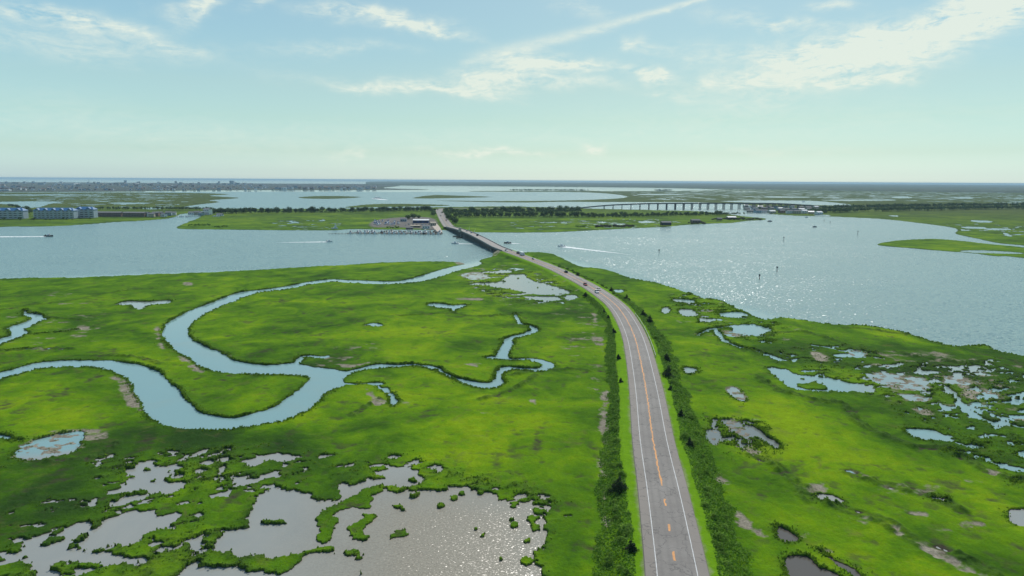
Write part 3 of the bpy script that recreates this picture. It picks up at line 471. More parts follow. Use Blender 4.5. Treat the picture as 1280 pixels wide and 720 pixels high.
TV = np.stack([np.stack([bx_-cx_, by_-sx_, bz_-.1], -1), np.stack([bx_+cx_, by_+sx_, bz_-.1], -1), np.stack([bx_+cx_*.5+lx*hh, by_+sx_*.5+ly*hh, bz_+hh], -1), np.stack([bx_-cx_*.6+lx*hh, by_-sx_*.6+ly*hh, bz_+hh*.8], -1)], 1).reshape(-1, 3)
tm = bpy.data.meshes.new('bank_grass'); tm.vertices.add(len(TV)); tm.vertices.foreach_set('co', TV.astype(np.float32).ravel()); tm.loops.add(n_*4); tm.loops.foreach_set('vertex_index', np.arange(n_*4, dtype=np.int32)); tm.polygons.add(n_); tm.polygons.foreach_set('loop_start', (np.arange(n_)*4).astype(np.int32)); tm.update(calc_edges=True)
tm.materials.append(leafmat('tall_cordgrass', (.050, .105, .010), (.090, .178, .012), (.150, .255, .022), .45)); to = bpy.data.objects.new('bank_grass', tm); COL.objects.link(to); tag(to, 'dark tall cordgrass fringing the creek banks and pools', 'grass', kind='stuff')
me = grid_mesh('marsh_ground', VV, NR, NC)
def attr(me, name, arrs):
    a = me.attributes.new(name, 'FLOAT_COLOR', 'POINT'); v = np.stack([np.asarray(x, np.float32).ravel() for x in arrs], -1)
    a.data.foreach_set('color', v.astype(np.float32).ravel())
verge = np.clip((10.5-dist_r)/1.0, 0, 1)*(dist_r < 10.5)
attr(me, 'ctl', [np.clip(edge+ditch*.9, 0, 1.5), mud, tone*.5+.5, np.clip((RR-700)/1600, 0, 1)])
attr(me, 'use', [town, marina, verge, forest])
g = bpy.data.objects.new('ground', me); COL.objects.link(g); tag(g, kind='structure')
print('terrain verts', len(VV))

m = bpy.data.materials.new('salt_marsh_grass'); m.use_nodes = True; t = m.node_tree; b = t.nodes['Principled BSDF']; me.materials.append(m)
geo = nd(t, 'ShaderNodeNewGeometry'); pos = geo.outputs['Position']
a1 = nd(t, 'ShaderNodeAttribute', attribute_name='ctl'); a2 = nd(t, 'ShaderNodeAttribute', attribute_name='use')
s1 = nd(t, 'ShaderNodeSeparateColor'); t.links.new(a1.outputs['Color'], s1.inputs[0]); s2 = nd(t, 'ShaderNodeSeparateColor'); t.links.new(a2.outputs['Color'], s2.inputs[0])
n60 = noise(t, pos, .011, 4, .55, 1.2, sv=(.8, 1, 1)); n12 = noise(t, pos, .055, 5, .6, 1.0, sv=(1, .8, 1)); n3 = noise(t, pos, .33, 5, .65, .5); nf = noise(t, pos, 1.9, 4, .7)
def lin(tree, terms, c=0.0):
    r = None
    for v, k in terms:
        q = mth(tree, 'MULTIPLY', v, k); r = q if r is None else mth(tree, 'ADD', r, q)
    return mth(tree, 'ADD', r, c)
# 0 = bright short hay, 1 = dark wet grass and painted cloud shade
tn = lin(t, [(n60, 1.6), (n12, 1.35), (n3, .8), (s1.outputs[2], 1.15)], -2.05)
def rampn(tree, fac, stops):
    r = nd(tree, 'ShaderNodeValToRGB'); tree.links.new(fac, r.inputs[0]); e = r.color_ramp.elements
    e[0].position = stops[0][0]; e[0].color = (*stops[0][1], 1); e[1].position = stops[-1][0]; e[1].color = (*stops[-1][1], 1)
    for p, c in stops[1:-1]: k = e.new(p); k.color = (*c, 1)
    return r.outputs[0]
def mix(tree, f, a, b, bt='MIX'):
    n = nd(tree, 'ShaderNodeMix', data_type='RGBA', blend_type=bt)
    for s, v in ((n.inputs[0], f), (n.inputs[6], a), (n.inputs[7], b)):
        if isinstance(v, (int, float)): s.default_value = v
        elif isinstance(v, tuple): s.default_value = (*v, 1)
        else: tree.links.new(v, s)
    return n.outputs[2]
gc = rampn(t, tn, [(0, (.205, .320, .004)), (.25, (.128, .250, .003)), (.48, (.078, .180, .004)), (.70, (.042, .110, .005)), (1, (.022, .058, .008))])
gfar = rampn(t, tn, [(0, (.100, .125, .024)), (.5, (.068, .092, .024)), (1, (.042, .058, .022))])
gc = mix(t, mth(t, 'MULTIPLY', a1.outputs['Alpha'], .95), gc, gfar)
fl = nd(t, 'ShaderNodeMapRange'); t.links.new(lin(t, [(n3, .5), (nf, .5)]), fl.inputs[0]); fl.inputs[1].default_value = .3; fl.inputs[2].default_value = .7; fl.inputs[3].default_value = .62; fl.inputs[4].default_value = 1.35
gc = mix(t, 1.0, gc, fl.outputs[0], 'MULTIPLY')
tf = nd(t, 'ShaderNodeMapRange'); t.links.new(noise(t, pos, .75, 3, .6, .4), tf.inputs[0]); tf.inputs[1].default_value = .60; tf.inputs[2].default_value = .70; tf.inputs[3].default_value = 0; tf.inputs[4].default_value = .25
gc = mix(t, mth(t, 'MULTIPLY', tf.outputs[0], mth(t, 'ADD', tn, .25, clamp=True)), gc, (.030, .062, .012))
# browner, tanner bits in the grass
bn = noise(t, pos, .14, 6, .7, .8); bf = nd(t, 'ShaderNodeMapRange'); t.links.new(bn, bf.inputs[0]); bf.inputs[1].default_value = .56; bf.inputs[2].default_value = .72; bf.inputs[3].default_value = 0; bf.inputs[4].default_value = .55
gc = mix(t, bf.outputs[0], gc, (.125, .115, .040))
ed = mth(t, 'MULTIPLY', s1.outputs[0], mth(t, 'ADD', mth(t, 'MULTIPLY', n3, .9), .30), clamp=True)
gc = mix(t, mth(t, 'MULTIPLY', ed, .95, clamp=True), gc, rampn(t, nf, [(.3, (.024, .050, .014)), (.7, (.060, .100, .022))]))
vg = rampn(t, n3, [(.3, (.115, .255, .006)), (.7, (.175, .345, .010))]); gc = mix(t, mth(t, 'MULTIPLY', s2.outputs[2], .9), gc, vg)
mc = rampn(t, lin(t, [(n3, .5), (nf, .5)]), [(.35, (.15, .128, .092)), (.5, (.28, .25, .19)), (.65, (.45, .405, .315))]); gc = mix(t, s1.outputs[1], gc, mc)
tw = rampn(t, noise(t, pos, .02, 4, .7), [(.35, (.03, .05, .035)), (.5, (.07, .085, .07)), (.65, (.17, .17, .17))]); gc = mix(t, s2.outputs[0], gc, tw)
gc = mix(t, s2.outputs[1], gc, mix(t, n3, (.10, .095, .08), (.24, .22, .20)))
gc = mix(t, a2.outputs['Alpha'], gc, (.020, .040, .016))
# bare wet mud where the bank drops to the water
sep = nd(t, 'ShaderNodeSeparateXYZ'); t.links.new(pos, sep.inputs[0]); wet = nd(t, 'ShaderNodeMapRange'); t.links.new(sep.outputs[2], wet.inputs[0]); wet.inputs[1].default_value = .06; wet.inputs[2].default_value = .22; wet.inputs[3].default_value = 1; wet.inputs[4].default_value = 0
gc = mix(t, mth(t, 'MULTIPLY', wet.outputs[0], mth(t, 'SUBTRACT', 1.0, mth(t, 'MULTIPLY', s1.outputs[1], .8))), gc, (.050, .042, .030))
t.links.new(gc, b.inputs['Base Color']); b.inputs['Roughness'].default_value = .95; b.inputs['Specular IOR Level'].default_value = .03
bp = nd(t, 'ShaderNodeBump'); bp.inputs['Strength'].default_value = 1.0; bp.inputs['Distance'].default_value = .55
t.links.new(lin(t, [(n3, .5), (nf, .32)]), bp.inputs['Height']); t.links.new(bp.outputs[0], b.inputs['Normal'])

# ---------------------------------------------------------------- water
trr = np.concatenate([np.exp(np.arange(math.log(60), math.log(90000), 0.02))]); tth = np.linspace(-math.pi, math.pi, 721)
T2, R2 = np.meshgrid(tth, trr); WX, WY = R2*np.sin(T2), R2*np.cos(T2)
wv = np.stack([WX, WY, np.zeros_like(WX)], -1).astype(np.float32).reshape(-1, 3)
wme = grid_mesh('water', wv, len(trr), len(tth)); wo = bpy.data.objects.new('water', wme); COL.objects.link(wo); tag(wo, kind='structure')
# ponds are shallow and brown, the creeks and the bay are green-blue: how brown is read off per place
def soft(poly, soft_m):
    w = [P(x, y)[:2] for x, y in poly]; ins = np.zeros(WX.shape, bool); n = len(w); dmin = np.full(WX.shape, 1e9)
    for k in range(n):
        (x0, y0), (x1, y1) = w[k], w[(k+1) % n]
        c = ((y0 > WY) != (y1 > WY)) & (WX < (x1-x0)*(WY-y0)/((y1-y0) or 1e-9)+x0); ins ^= c
        dx, dy = x1-x0, y1-y0; tt = np.clip(((WX-x0)*dx+(WY-y0)*dy)/(dx*dx+dy*dy), 0, 1); dmin = np.minimum(dmin, np.hypot(WX-x0-tt*dx, WY-y0-tt*dy))
    return np.clip(np.where(ins, dmin, -dmin)/soft_m+.5, 0, 1)
pond = soft([(-300,540),(20,572),(120,560),(380,548),(440,560),(540,562),(720,600),(700,1200),(-500,1200)], 3)
pond = np.maximum(pond, soft([(940,590),(1290,600),(1400,1000),(900,1000)], 3)); pond = np.maximum(pond, .65*soft([(585,338),(720,340),(725,378),(585,378)], 10)); pond = np.maximum(pond, .8*soft([(870,515),(980,520),(1000,590),(880,570)], 5))
pond = np.maximum(pond, .5*soft([(1085,440),(1250,450),(1230,482),(1170,510),(1060,510)], 8)); pond = np.maximum(pond, .6*soft([(800,365),(900,385),(890,404),(830,400)], 5)); pond = np.maximum(pond, .6*soft([(140,374),(216,374),(216,390),(140,390)], 8)); pond = np.maximum(pond, .6*soft([(840,455),(940,480),(940,505),(850,480)], 4))
bayf = soft([(-900,352),(0,349),(320,338),(582,329),(620,318),(622,308),(700,320),(860,366),(1000,402),(1280,447),(2200,640),(2200,240),(-900,240)], 20)
wind = soft([(440,625),(560,605),(700,620),(760,900),(400,900),(410,690)], 30)
peat = np.maximum(soft([(955,645),(1100,680),(1200,1000),(900,1000)], 3), .7*soft([(865,515),(985,520),(1000,590),(870,575)], 4)); peat = np.maximum(peat, .5*soft([(600,336),(720,340),(725,378),(600,378)], 10))
attr(wme, 'wat', [pond, bayf, wind, peat])
m = bpy.data.materials.new('rippled_tidal_water'); m.use_nodes = True; t = m.node_tree; b = t.nodes['Principled BSDF']; wme.materials.append(m)
pos = nd(t, 'ShaderNodeNewGeometry').outputs['Position']; a = nd(t, 'ShaderNodeAttribute', attribute_name='wat'); s = nd(t, 'ShaderNodeSeparateColor'); t.links.new(a.outputs['Color'], s.inputs[0])
big = noise(t, pos, .006, 4, .6, 1.5, sv=(.5, 1.4, 1)); chop = noise(t, pos, .55, 4, .7, .5, sv=(.8, 1.2, 1)); swell = noise(t, pos, .12, 3, .6, .5, sv=(.7, 1.2, 1)); rip = noise(t, pos, 2.0, 2, .6)
deep = mix(t, big, (.140, .245, .240), (.190, .300, .285)); deep = mix(t, s.outputs[1], (.215, .350, .340), deep); sh_ = nd(t, 'ShaderNodeMapRange'); t.links.new(noise(t, pos, .028, 5, .6, 1.5), sh_.inputs[0]); sh_.inputs[1].default_value = .5; sh_.inputs[2].default_value = .72; sh_.inputs[3].default_value = 0; sh_.inputs[4].default_value = .45; deep = mix(t, mth(t, 'MULTIPLY', sh_.outputs[0], mth(t, 'SUBTRACT', 1.0, s.outputs[1])), deep, (.25, .33, .29)); brn = mix(t, noise(t, pos, .035, 5, .65, 1.5), (.235, .255, .240), (.345, .335, .285)); brn = mix(t, mth(t, 'MULTIPLY', s.outputs[2], .85), brn, (.255, .220, .160)); brn = mix(t, a.outputs['Alpha'], brn, (.100, .088, .075))
t.links.new(mix(t, s.outputs[0], deep, brn), b.inputs['Base Color'])
b.inputs['IOR'].default_value = 1.33; b.inputs['Specular IOR Level'].default_value = .5
t.links.new(lin(t, [(s.outputs[1], .16), (s.outputs[2], .20), (big, .06)], .05), b.inputs['Roughness'])
# wavelets: the normal leans by noise, so reflections break up the same way at any distance
def nvec(scale, amp, sv, dist=.4):
    mp = nd(t, 'ShaderNodeMapping'); mp.inputs['Scale'].default_value = sv; t.links.new(pos, mp.inputs[0])
    n = nd(t, 'ShaderNodeTexNoise'); n.inputs['Scale'].default_value = scale; n.inputs['Detail'].default_value = 3; n.inputs['Roughness'].default_value = .65; n.inputs['Distortion'].default_value = dist; t.links.new(mp.outputs[0], n.inputs['Vector'])
    su = nd(t, 'ShaderNodeVectorMath', operation='SUBTRACT'); t.links.new(n.outputs['Color'], su.inputs[0]); su.inputs[1].default_value = (.5, .5, .5)
    mu = nd(t, 'ShaderNodeVectorMath', operation='MULTIPLY'); t.links.new(su.outputs[0], mu.inputs[0]); mu.inputs[1].default_value = (amp, amp, 0); return mu.outputs[0]
gust = nd(t, 'ShaderNodeMapRange'); t.links.new(noise(t, pos, .010, 4, .65, 1.0, sv=(.5, 1.3, 1)), gust.inputs[0]); gust.inputs[1].default_value = .35; gust.inputs[2].default_value = .65; gust.inputs[3].default_value = .70; gust.inputs[4].default_value = 1.10
def scaled(v, k):
    q = nd(t, 'ShaderNodeVectorMath', operation='SCALE'); t.links.new(v, q.inputs[0]); t.links.new(k, q.inputs['Scale']); return q.outputs[0]
vs = nd(t, 'ShaderNodeVectorMath', operation='ADD')
t.links.new(scaled(nvec(2.6, 2.2, (.8, 1.2, 1)), lin(t, [(s.outputs[2], .47)], .05)), vs.inputs[0])
t.links.new(scaled(nvec(.75, 2.3, (.8, 1.1, 1)), mth(t, 'MULTIPLY', lin(t, [(s.outputs[1], .80)]), gust.outputs[0])), vs.inputs[1])
v1 = nd(t, 'ShaderNodeVectorMath', operation='ADD'); t.links.new(vs.outputs[0], v1.inputs[0]); v1.inputs[1].default_value = (0, 0, 1)
vn = nd(t, 'ShaderNodeVectorMath', operation='NORMALIZE'); t.links.new(v1.outputs[0], vn.inputs[0]); t.links.new(vn.outputs[0], b.inputs['Normal'])

# ---------------------------------------------------------------- far woods: one canopy sheet with ragged crowns, read as a mass
fr = np.exp(np.arange(math.log(2800), math.log(62000), .006)); ft = np.linspace(-R(12), R(46), 1100)
FT, FRr = np.meshgrid(ft, fr); FX, FY = FRr*np.sin(FT), FRr*np.cos(FT)
sR, sT, sGX, sGY, sRR, sNR, sNC, sTH = rr, th, GX, GY, RR, NR, NC, TH
rr, th, GX, GY, RR, NR, NC = fr, ft, FX, FY, FRr, len(fr), len(ft)
fd = sd_poly(world_poly([(455,231.2),(560,231.6),(640,232.6),(800,234.2),(960,236.6),(1120,239.3),(1280,241.2),(2000,249),(2000,233.6),(1280,229.8),(640,226),(455,227.6)]), .05, 60)+fbm(FX, FY, 400, 3, 4)*60
zc = np.clip(fd/25, 0, 1); fz = -2+zc*(12+5*fbm(FX, FY, 60, 3, 8)+3*vnoise(FX/14, FY/14, 3))
fme = grid_mesh('distant_woods', np.stack([FX, FY, fz], -1).astype(np.float32).reshape(-1, 3), NR, NC)
rr, th, GX, GY, RR, NR, NC, TH = sR, sT, sGX, sGY, sRR, sNR, sNC, sTH
fo = bpy.data.objects.new('distant_woods', fme); COL.objects.link(fo); fme.materials.append(mat('distant_canopy', (.030, .055, .022), .95, .35, .01))
tag(fo, 'dark blue-green band of woods along the whole horizon', 'woods', kind='stuff')
del VV, TH, TONE
# ---------------------------------------------------------------- roads
def arc(pts):
    s = [0]
    for a, b in zip(pts[:-1], pts[1:]): s.append(s[-1]+math.dist(a[:2], b[:2]))
    return s
def resample(pts, step):
    s = arc(pts); o = []; n = max(2, int(s[-1]/step)+1); k = 0
    for i in range(n+1):
        d = s[-1]*i/n
        while k < len(s)-2 and s[k+1] < d: k += 1
        t = (d-s[k])/max(1e-9, s[k+1]-s[k]); o.append(Vector([a+(b-a)*t for a, b in zip(pts[k], pts[k+1])]))
    return o
def frames(pts):
    o = []
    for i, p in enumerate(pts):
        d = pts[min(i+1, len(pts)-1)]-pts[max(i-1, 0)]; d.z = 0; d.normalize(); o.append((p, Vector((d.y, -d.x, 0)), d))   # right-hand side
    return o
def sweep(name, pts, prof, mats, closed=False, parent=None, fmf=None, smooth=False):
    fr_ = frames(pts); v = []; f = []; fm = []; m_ = len(prof)
    for p, r, d in fr_: v += [p+r*o+Vector((0, 0, z)) for o, z in prof]
    for i in range(len(pts)-1):
        for j in range(m_ if closed else m_-1):
            f.append((i*m_+j, i*m_+(j+1) % m_, (i+1)*m_+(j+1) % m_, (i+1)*m_+j)); fm.append(fmf[j] if fmf else 0)
    if closed: f += [tuple(range(m_))[::-1], tuple(range((len(pts)-1)*m_, len(pts)*m_))]; fm += [0, 0]
    return mk(name, v, f, mats, parent, fm, smooth)
rv = resample([P(x, y, zroad(y)) for x, y in catmull(ROAD, False, 6)], 2.0)
# smooth the traced line
for _ in range(60):
    q = [rv[0]]+[(rv[i-1]+rv[i]*2+rv[i+1])/4 for i in range(1, len(rv)-1)]+[rv[-1]]; rv = q
def asphalt(name, lightness=1.0):
    m = bpy.data.materials.new(name); m.use_nodes = True; t = m.node_tree; b = t.nodes['Principled BSDF']
    pos = nd(t, 'ShaderNodeNewGeometry').outputs['Position']; at = nd(t, 'ShaderNodeAttribute', attribute_name='across'); off = at.outputs['Fac']
    n1 = noise(t, pos, .08, 4, .6); n2 = noise(t, pos, 1.1, 5, .7); n3_ = noise(t, pos, 9, 3, .7)
    base = rampn(t, lin(t, [(n1, .6), (n2, .3), (n3_, .25)]), [(.42, (.110*lightness, .100*lightness, .090*lightness)), (.74, (.172*lightness, .158*lightness, .142*lightness))])
    sh = nd(t, 'ShaderNodeMapRange'); t.links.new(mth(t, 'ABSOLUTE', off), sh.inputs[0]); sh.inputs[1].default_value = 3.8; sh.inputs[2].default_value = 4.2
    base = mix(t, mth(t, 'MULTIPLY', sh.outputs[0], .55), base, (.235, .200, .168))
    # wheel tracks polished darker, by where they lie in the lane
    w = mth(t, 'ABSOLUTE', mth(t, 'SUBTRACT', mth(t, 'ABSOLUTE', mth(t, 'SUBTRACT', mth(t, 'ABSOLUTE', off), 1.9)), .85)); wt = nd(t, 'ShaderNodeMapRange'); t.links.new(w, wt.inputs[0]); wt.inputs[1].default_value = .05; wt.inputs[2].default_value = .5; wt.inputs[3].default_value = .30; wt.inputs[4].default_value = 0
    base = mix(t, mth(t, 'MULTIPLY', wt.outputs[0], n1), base, (.075, .072, .070))
    # sealed cracks and a few tar patches
    vo = nd(t, 'ShaderNodeTexVoronoi', feature='DISTANCE_TO_EDGE'); vo.inputs['Scale'].default_value = .16
    mp = nd(t, 'ShaderNodeVectorMath', operation='ADD'); wn = nd(t, 'ShaderNodeTexNoise'); wn.inputs['Scale'].default_value = .4; t.links.new(pos, wn.inputs['Vector']); sc2 = nd(t, 'ShaderNodeVectorMath', operation='SCALE'); sc2.inputs['Scale'].default_value = 5; t.links.new(wn.outputs['Color'], sc2.inputs[0]); t.links.new(pos, mp.inputs[0]); t.links.new(sc2.outputs[0], mp.inputs[1]); t.links.new(mp.outputs[0], vo.inputs['Vector'])
    ck = nd(t, 'ShaderNodeMapRange'); t.links.new(vo.outputs['Distance'], ck.inputs[0]); ck.inputs[1].default_value = .006; ck.inputs[2].default_value = .022; ck.inputs[3].default_value = .5; ck.inputs[4].default_value = 0
    base = mix(t, ck.outputs[0], base, (.055, .053, .052))
    pt = nd(t, 'ShaderNodeMapRange'); t.links.new(noise(t, pos, .22, 6, .75, 1.), pt.inputs[0]); pt.inputs[1].default_value = .63; pt.inputs[2].default_value = .70; pt.inputs[3].default_value = 0; pt.inputs[4].default_value = .55
    base = mix(t, pt.outputs[0], base, (.080, .075, .072))
    t.links.new(base, b.inputs['Base Color']); b.inputs['Roughness'].default_value = .8; b.inputs['Specular IOR Level'].default_value = .35
    return m
ASP = asphalt('worn_asphalt', 1.5)
offs = [-6.1, -5.9, -4.2, -3.8, -2, 0, 2, 3.8, 4.2, 5.9, 6.1]
def road_mesh(name, pts, w, parent=None):
    k = w/6.1; pr = [(o*k, (-.3 if abs(o) == 6.1 else .04*(1-abs(o)/6))) for o in offs]
    # ragged outer edge
    o_ = sweep(name, pts, pr, ASP, parent=parent); a = o_.data.attributes.new('across', 'FLOAT', 'POINT'); a.data.foreach_set('value', np.tile(np.array(offs, np.float32), len(pts)))
    return o_
tag(road_mesh('road', rv, 6.1), kind='structure')
def strip(name, pts, off, w, z, m, jit=0.0, sp=None, kind='structure', parent=None):
    """a painted line offset from the road's centre; sp = list of (start, end) distances"""
    fr_ = frames(pts); v = []; f = []; rnd = random.Random(3); s = arc([tuple(p) for p in pts]); j = 0
    for i, (p, r, d) in enumerate(fr_):
        if i % 3 == 0: jt = rnd.uniform(-jit, jit); jw = rnd.uniform(-jit, jit)*.5
        c = off+jt*.6; ww = w/2*(1+jw*2)
        v += [p+r*(c-ww)+Vector((0, 0, z)), p+r*(c+ww)+Vector((0, 0, z))]
    for i in range(len(pts)-1):
        if sp is None or any(a <= s[i] and s[i+1] <= b for a, b in sp): f.append((2*i, 2*i+1, 2*i+3, 2*i+2))
    return tag(mk(name, v, f, m, parent), kind=kind)
rf = resample([tuple(p) for p in rv], .5)
WL = mat('worn_white_road_paint', (.62, .62, .60), .7, .25, .8); OL = mat('worn_orange_road_paint', (.66, .28, .07), .7, .35, .5, dark=(.42, .22, .10))
strip('edge_line', rf, -3.75, .16, .045, WL, .03); strip('edge_line', rf, 3.75, .16, .045, WL, .03)
sf = arc([tuple(p) for p in rf])
def s_at(x, y):
    q = Vector(P(x, y, RZ)); i = min(range(len(rf)), key=lambda k: (rf[k]-q).length); return sf[i]
dash = [(s_at(658+41, 701), s_at(655, 688.5))]
s0 = s_at(827, 607)
sp = [(s0, 1e9)]+[(s_at(832, 632), s_at(831, 624)), (s_at(838, 664), s_at(836, 655)), (s_at(845, 701), s_at(843, 689.6)), (s_at(852, 742), s_at(850, 730)), (s_at(858, 790), s_at(856, 776))]
strip('centre_line', rf, -.12, .40, .052, OL, .26, sp); strip('centre_line', rf, .26, .10, .052, OL, .02, [(s_at(765, 375), 1e9)])

# the bridge and the road beyond it
ba, bb = Vector(P(622.5, 309.4, 5.0)), Vector(P(561.5, 283.5, 3.6)); br0 = Vector(P(634, 313.4, 4.2))
bp_ = [ba+(bb-ba)*(i/110)+Vector((0, 0, 3.2*math.sin(math.pi*i/110))) for i in range(111)]
bp_ = [br0+(ba-br0)*(i/6) for i in range(6)]+bp_
for _ in range(25): bp_ = [bp_[0]]+[(bp_[i-1]+bp_[i]*2+bp_[i+1])/4 for i in range(1, len(bp_)-1)]+[bp_[-1]]
bridge = empty('drawbridge', bp_[len(bp_)//2]); bridge.location.z = 0; tag(bridge, 'long low concrete drawbridge on dark pile bents crossing the channel', 'bridge')
def under(o, root): o.parent = root; o.matrix_parent_inverse = root.matrix_world.inverted() if False else Matrix.Translation(-Vector(root.location)); return o
DK = mat('pale_bridge_deck', (.34, .31, .28), .85, .2, .3)
under(sweep('deck', bp_, [(-5.6, -.02), (5.6, -.02), (5.6, -.75), (-5.6, -.75)], [DK, MT['concrete_dark']], True, fmf=[0, 1, 1, 1]), bridge)
under(sweep('girder', bp_, [(-4.9, -.76), (-4.2, -.76), (-4.2, -1.9), (-4.9, -1.9)], MT['concrete_dark'], True), bridge); under(sweep('girder', bp_, [(4.2, -.76), (4.9, -.76), (4.9, -1.9), (4.2, -1.9)], MT['concrete_dark'], True), bridge)
for sg in (-1, 1):
    under(sweep('parapet', bp_, [(sg*5.25, 0), (sg*5.55, 0), (sg*5.55, .85), (sg*5.25, .85)], MT['concrete'] if sg > 0 else MT['concrete'], True), bridge)
fb = frames(bp_)
for i in range(2, len(fb)-2, 4):
    p, r, d = fb[i]; mb = MB(); rz = math.atan2(r.y, r.x); top = p.z-1.9
    mb.box((p.x, p.y, top-.45), (11.4, 1.1, .9), 0, rz)
    for o_ in (-4.8, -1.6, 1.6, 4.8): c = p+r*o_; mb.tube((c.x, c.y, -1.2), (c.x, c.y, top-.9), .48, .48, 8)
    under(mb.build('pier', MT['concrete_dark']), bridge)
p, r, d = fb[int(len(fb)*.56)]; rz = math.atan2(r.y, r.x)
for k in (-1, 1):
    q = p+d*(13*k); under(MB().box((q.x, q.y, (q.z-1.9)/2-.6), (13.5, 5.5, q.z-.9), 0, rz).build('bascule_pier', MT['concrete_dark']), bridge)
q = p-r*7.6+d*13; th_ = under(MB().box((q.x, q.y, q.z+1.7), (3.2, 3.8, 5.2), 0, rz).gable((q.x, q.y, q.z+4.3), (3.4, 4.0), 1.3, 1, .5, 2.1).build('tender_house', [MT['tan'], MT['greyroof']]), bridge)
for k in (-1, 1):
    a = p-r*8.5+d*(9*k); b2 = p-r*17+d*(14*k); under(MB().box(((a.x+b2.x)/2, (a.y+b2.y)/2, 1.0), (math.dist(a[:2], b2[:2]), .7, 1.4), 0, math.atan2(b2.y-a.y, b2.x-a.x)).build('fender', MT['piling']), bridge)
    g_ = p+d*(20*k)+r*5.9; under(MB().tube((g_.x, g_.y, g_.z), (g_.x, g_.y, g_.z+3.2), .12).box((g_.x, g_.y, g_.z+1.3), (.5, .5, 1.1)).tube((g_.x, g_.y, g_.z+1.6), (g_.x+1.2, g_.y, g_.z+6.2), .09, .05, 5).build('barrier_gate', MT['white']), bridge)
mb = MB(); rnd = random.Random(5)
fp_ = [P(562,283.6,3.6)]+[P(x, y, 2.25) for x, y in catmull([(559.5,281.2),(557.2,278),(554,273),(551.3,268),(549.3,264),(549.5,261.6),(556,260.5),(580,260.4),(640,260.8),(700,261.0)], False, 3)]
fp_ = resample([tuple(q) for q in fp_], 6)
for _ in range(12): fp_ = [fp_[0]]+[(fp_[i-1]+fp_[i]*2+fp_[i+1])/4 for i in range(1, len(fp_)-1)]+[fp_[-1]]
o_ = road_mesh('road', fp_, 8.6); tag(o_, kind='structure'); ff = frames(fp_)
strip('edge_line', fp_[:60], -5.4, .25, .05, WL, 0); strip('edge_line', fp_[:60], 5.4, .25, .05, WL, 0); strip('centre_line', fp_[:60], 0, .3, .05, OL, 0)

# guard rail on the outside of the curve
i0 = min(range(len(rf)), key=lambda k: (rf[k]-Vector(P(822, 446, RZ))).length); i1 = min(range(len(rf)), key=lambda k: (rf[k]-Vector(P(784, 392, RZ))).length)
i0, i1 = sorted((i0, i1)); seg = rf[i0:i1]
gr = empty('guard_rail', seg[0]); tag(gr, 'grey steel guard rail along the outside of the road curve', 'guard rail')
under(sweep('rail', seg, [(6.5, .45), (6.56, .5), (6.5, .6), (6.56, .7), (6.5, .76), (6.44, .76), (6.44, .45)], MT['steel'], True), gr)
fs = frames(seg)
for i in range(0, len(fs), 8): p, r, d = fs[i]; c = p+r*6.62; under(MB().box((c.x, c.y, c.z+.15), (.14, .14, 1.2)).build('post', MT['wood']), gr)

# ---------------------------------------------------------------- foliage
def leaf_cloud(lobes, n, s, rnd, up=.35, shell=.5):
    """leaf-sized faces spread through ellipsoid lobes (x, y, z, rx, ry, rz)"""
    v = []; f = []; w = [l[3]*l[4]*l[5] for l in lobes]
    for _ in range(n):
        cx, cy, cz, a, b, c = rnd.choices(lobes, w)[0]
        while True:
            q = Vector((rnd.gauss(0, 1), rnd.gauss(0, 1), rnd.gauss(0, 1)))
            if q.length > .1: break
        q.normalize(); rad = shell+(1-shell)*rnd.random()**.6; rad *= 1+.18*rnd.gauss(0, 1)*.6
        c0 = Vector((cx+q.x*a*rad, cy+q.y*b*rad, max(.05, cz+q.z*c*rad)))
        nrm = (q+Vector((rnd.gauss(0, .6), rnd.gauss(0, .6), rnd.gauss(up, .5)))).normalized(); t1_ = nrm.orthogonal().normalized(); t2_ = nrm.cross(t1_); k = rnd.uniform(.6, 1.3)*s; an = rnd.uniform(0, 6.28)
        e1 = (t1_*math.cos(an)+t2_*math.sin(an))*k; e2 = (t2_*math.cos(an)-t1_*math.sin(an))*k*rnd.uniform(.4, .8); j = len(v)
        v += [c0-e1, c0-e2*.9+e1*.1, c0+e1, c0+e2]; f.append((j, j+1, j+2, j+3))
    return v, f
def shrub_mesh(seed, r, h, n, s, m):
    rnd = random.Random(seed); lobes = []
    for _ in range(rnd.randint(4, 6)):
        a = rnd.uniform(0, 6.28); d = rnd.uniform(.1, .6)*r; k = rnd.uniform(.45, .7)*r; hh = h*rnd.uniform(.32, .55); lobes.append((d*math.cos(a), d*math.sin(a), hh*rnd.uniform(.7, 1.2), k, k, hh))
    v, f = leaf_cloud(lobes, n, s, rnd); o = mk('shrub', v, f, m); COL.objects.unlink(o); return o
SHR = [shrub_mesh(i, 1.5+.2*(i % 3), 1.7+.3*(i % 2), 620, .17, LEAF) for i in range(5)]
frv = frames(rv); sv = arc([tuple(p) for p in rv]); rl = sv[-1]
def road_frame(s):
    i = min(len(sv)-1, max(0, int(s/rl*(len(sv)-1)))); return frv[i]
def ground_z(dist): return max(.45, RZ-.22-max(0, dist-8.6)*.28)
s_near = min(range(len(rv)), key=lambda k: (rv[k]-Vector(P(848, 720, RZ))).length); s_near = sv[s_near]
def zone(s):
    d = s-s_near
    return 0 if d < 45 else (1 if d < 130 else (2 if d < 260 else 3))
ZL = ['nearest the viewer', 'beside the straight stretch', 'beside the bend', 'beside the far stretch']
def put(proto, loc, sc, rz, label, cat, group, name=None, sz=None):
    c = proto.copy(); COL.objects.link(c); c.location = loc; c.scale = (sc, sc, sz or sc); c.rotation_euler.z = rz
    if name: c.name = name
    return tag(c, label, cat, group)
rnd = random.Random(11)
_r = random.Random(99); WB = [_r.uniform(-1, 1) for _ in range(400)]
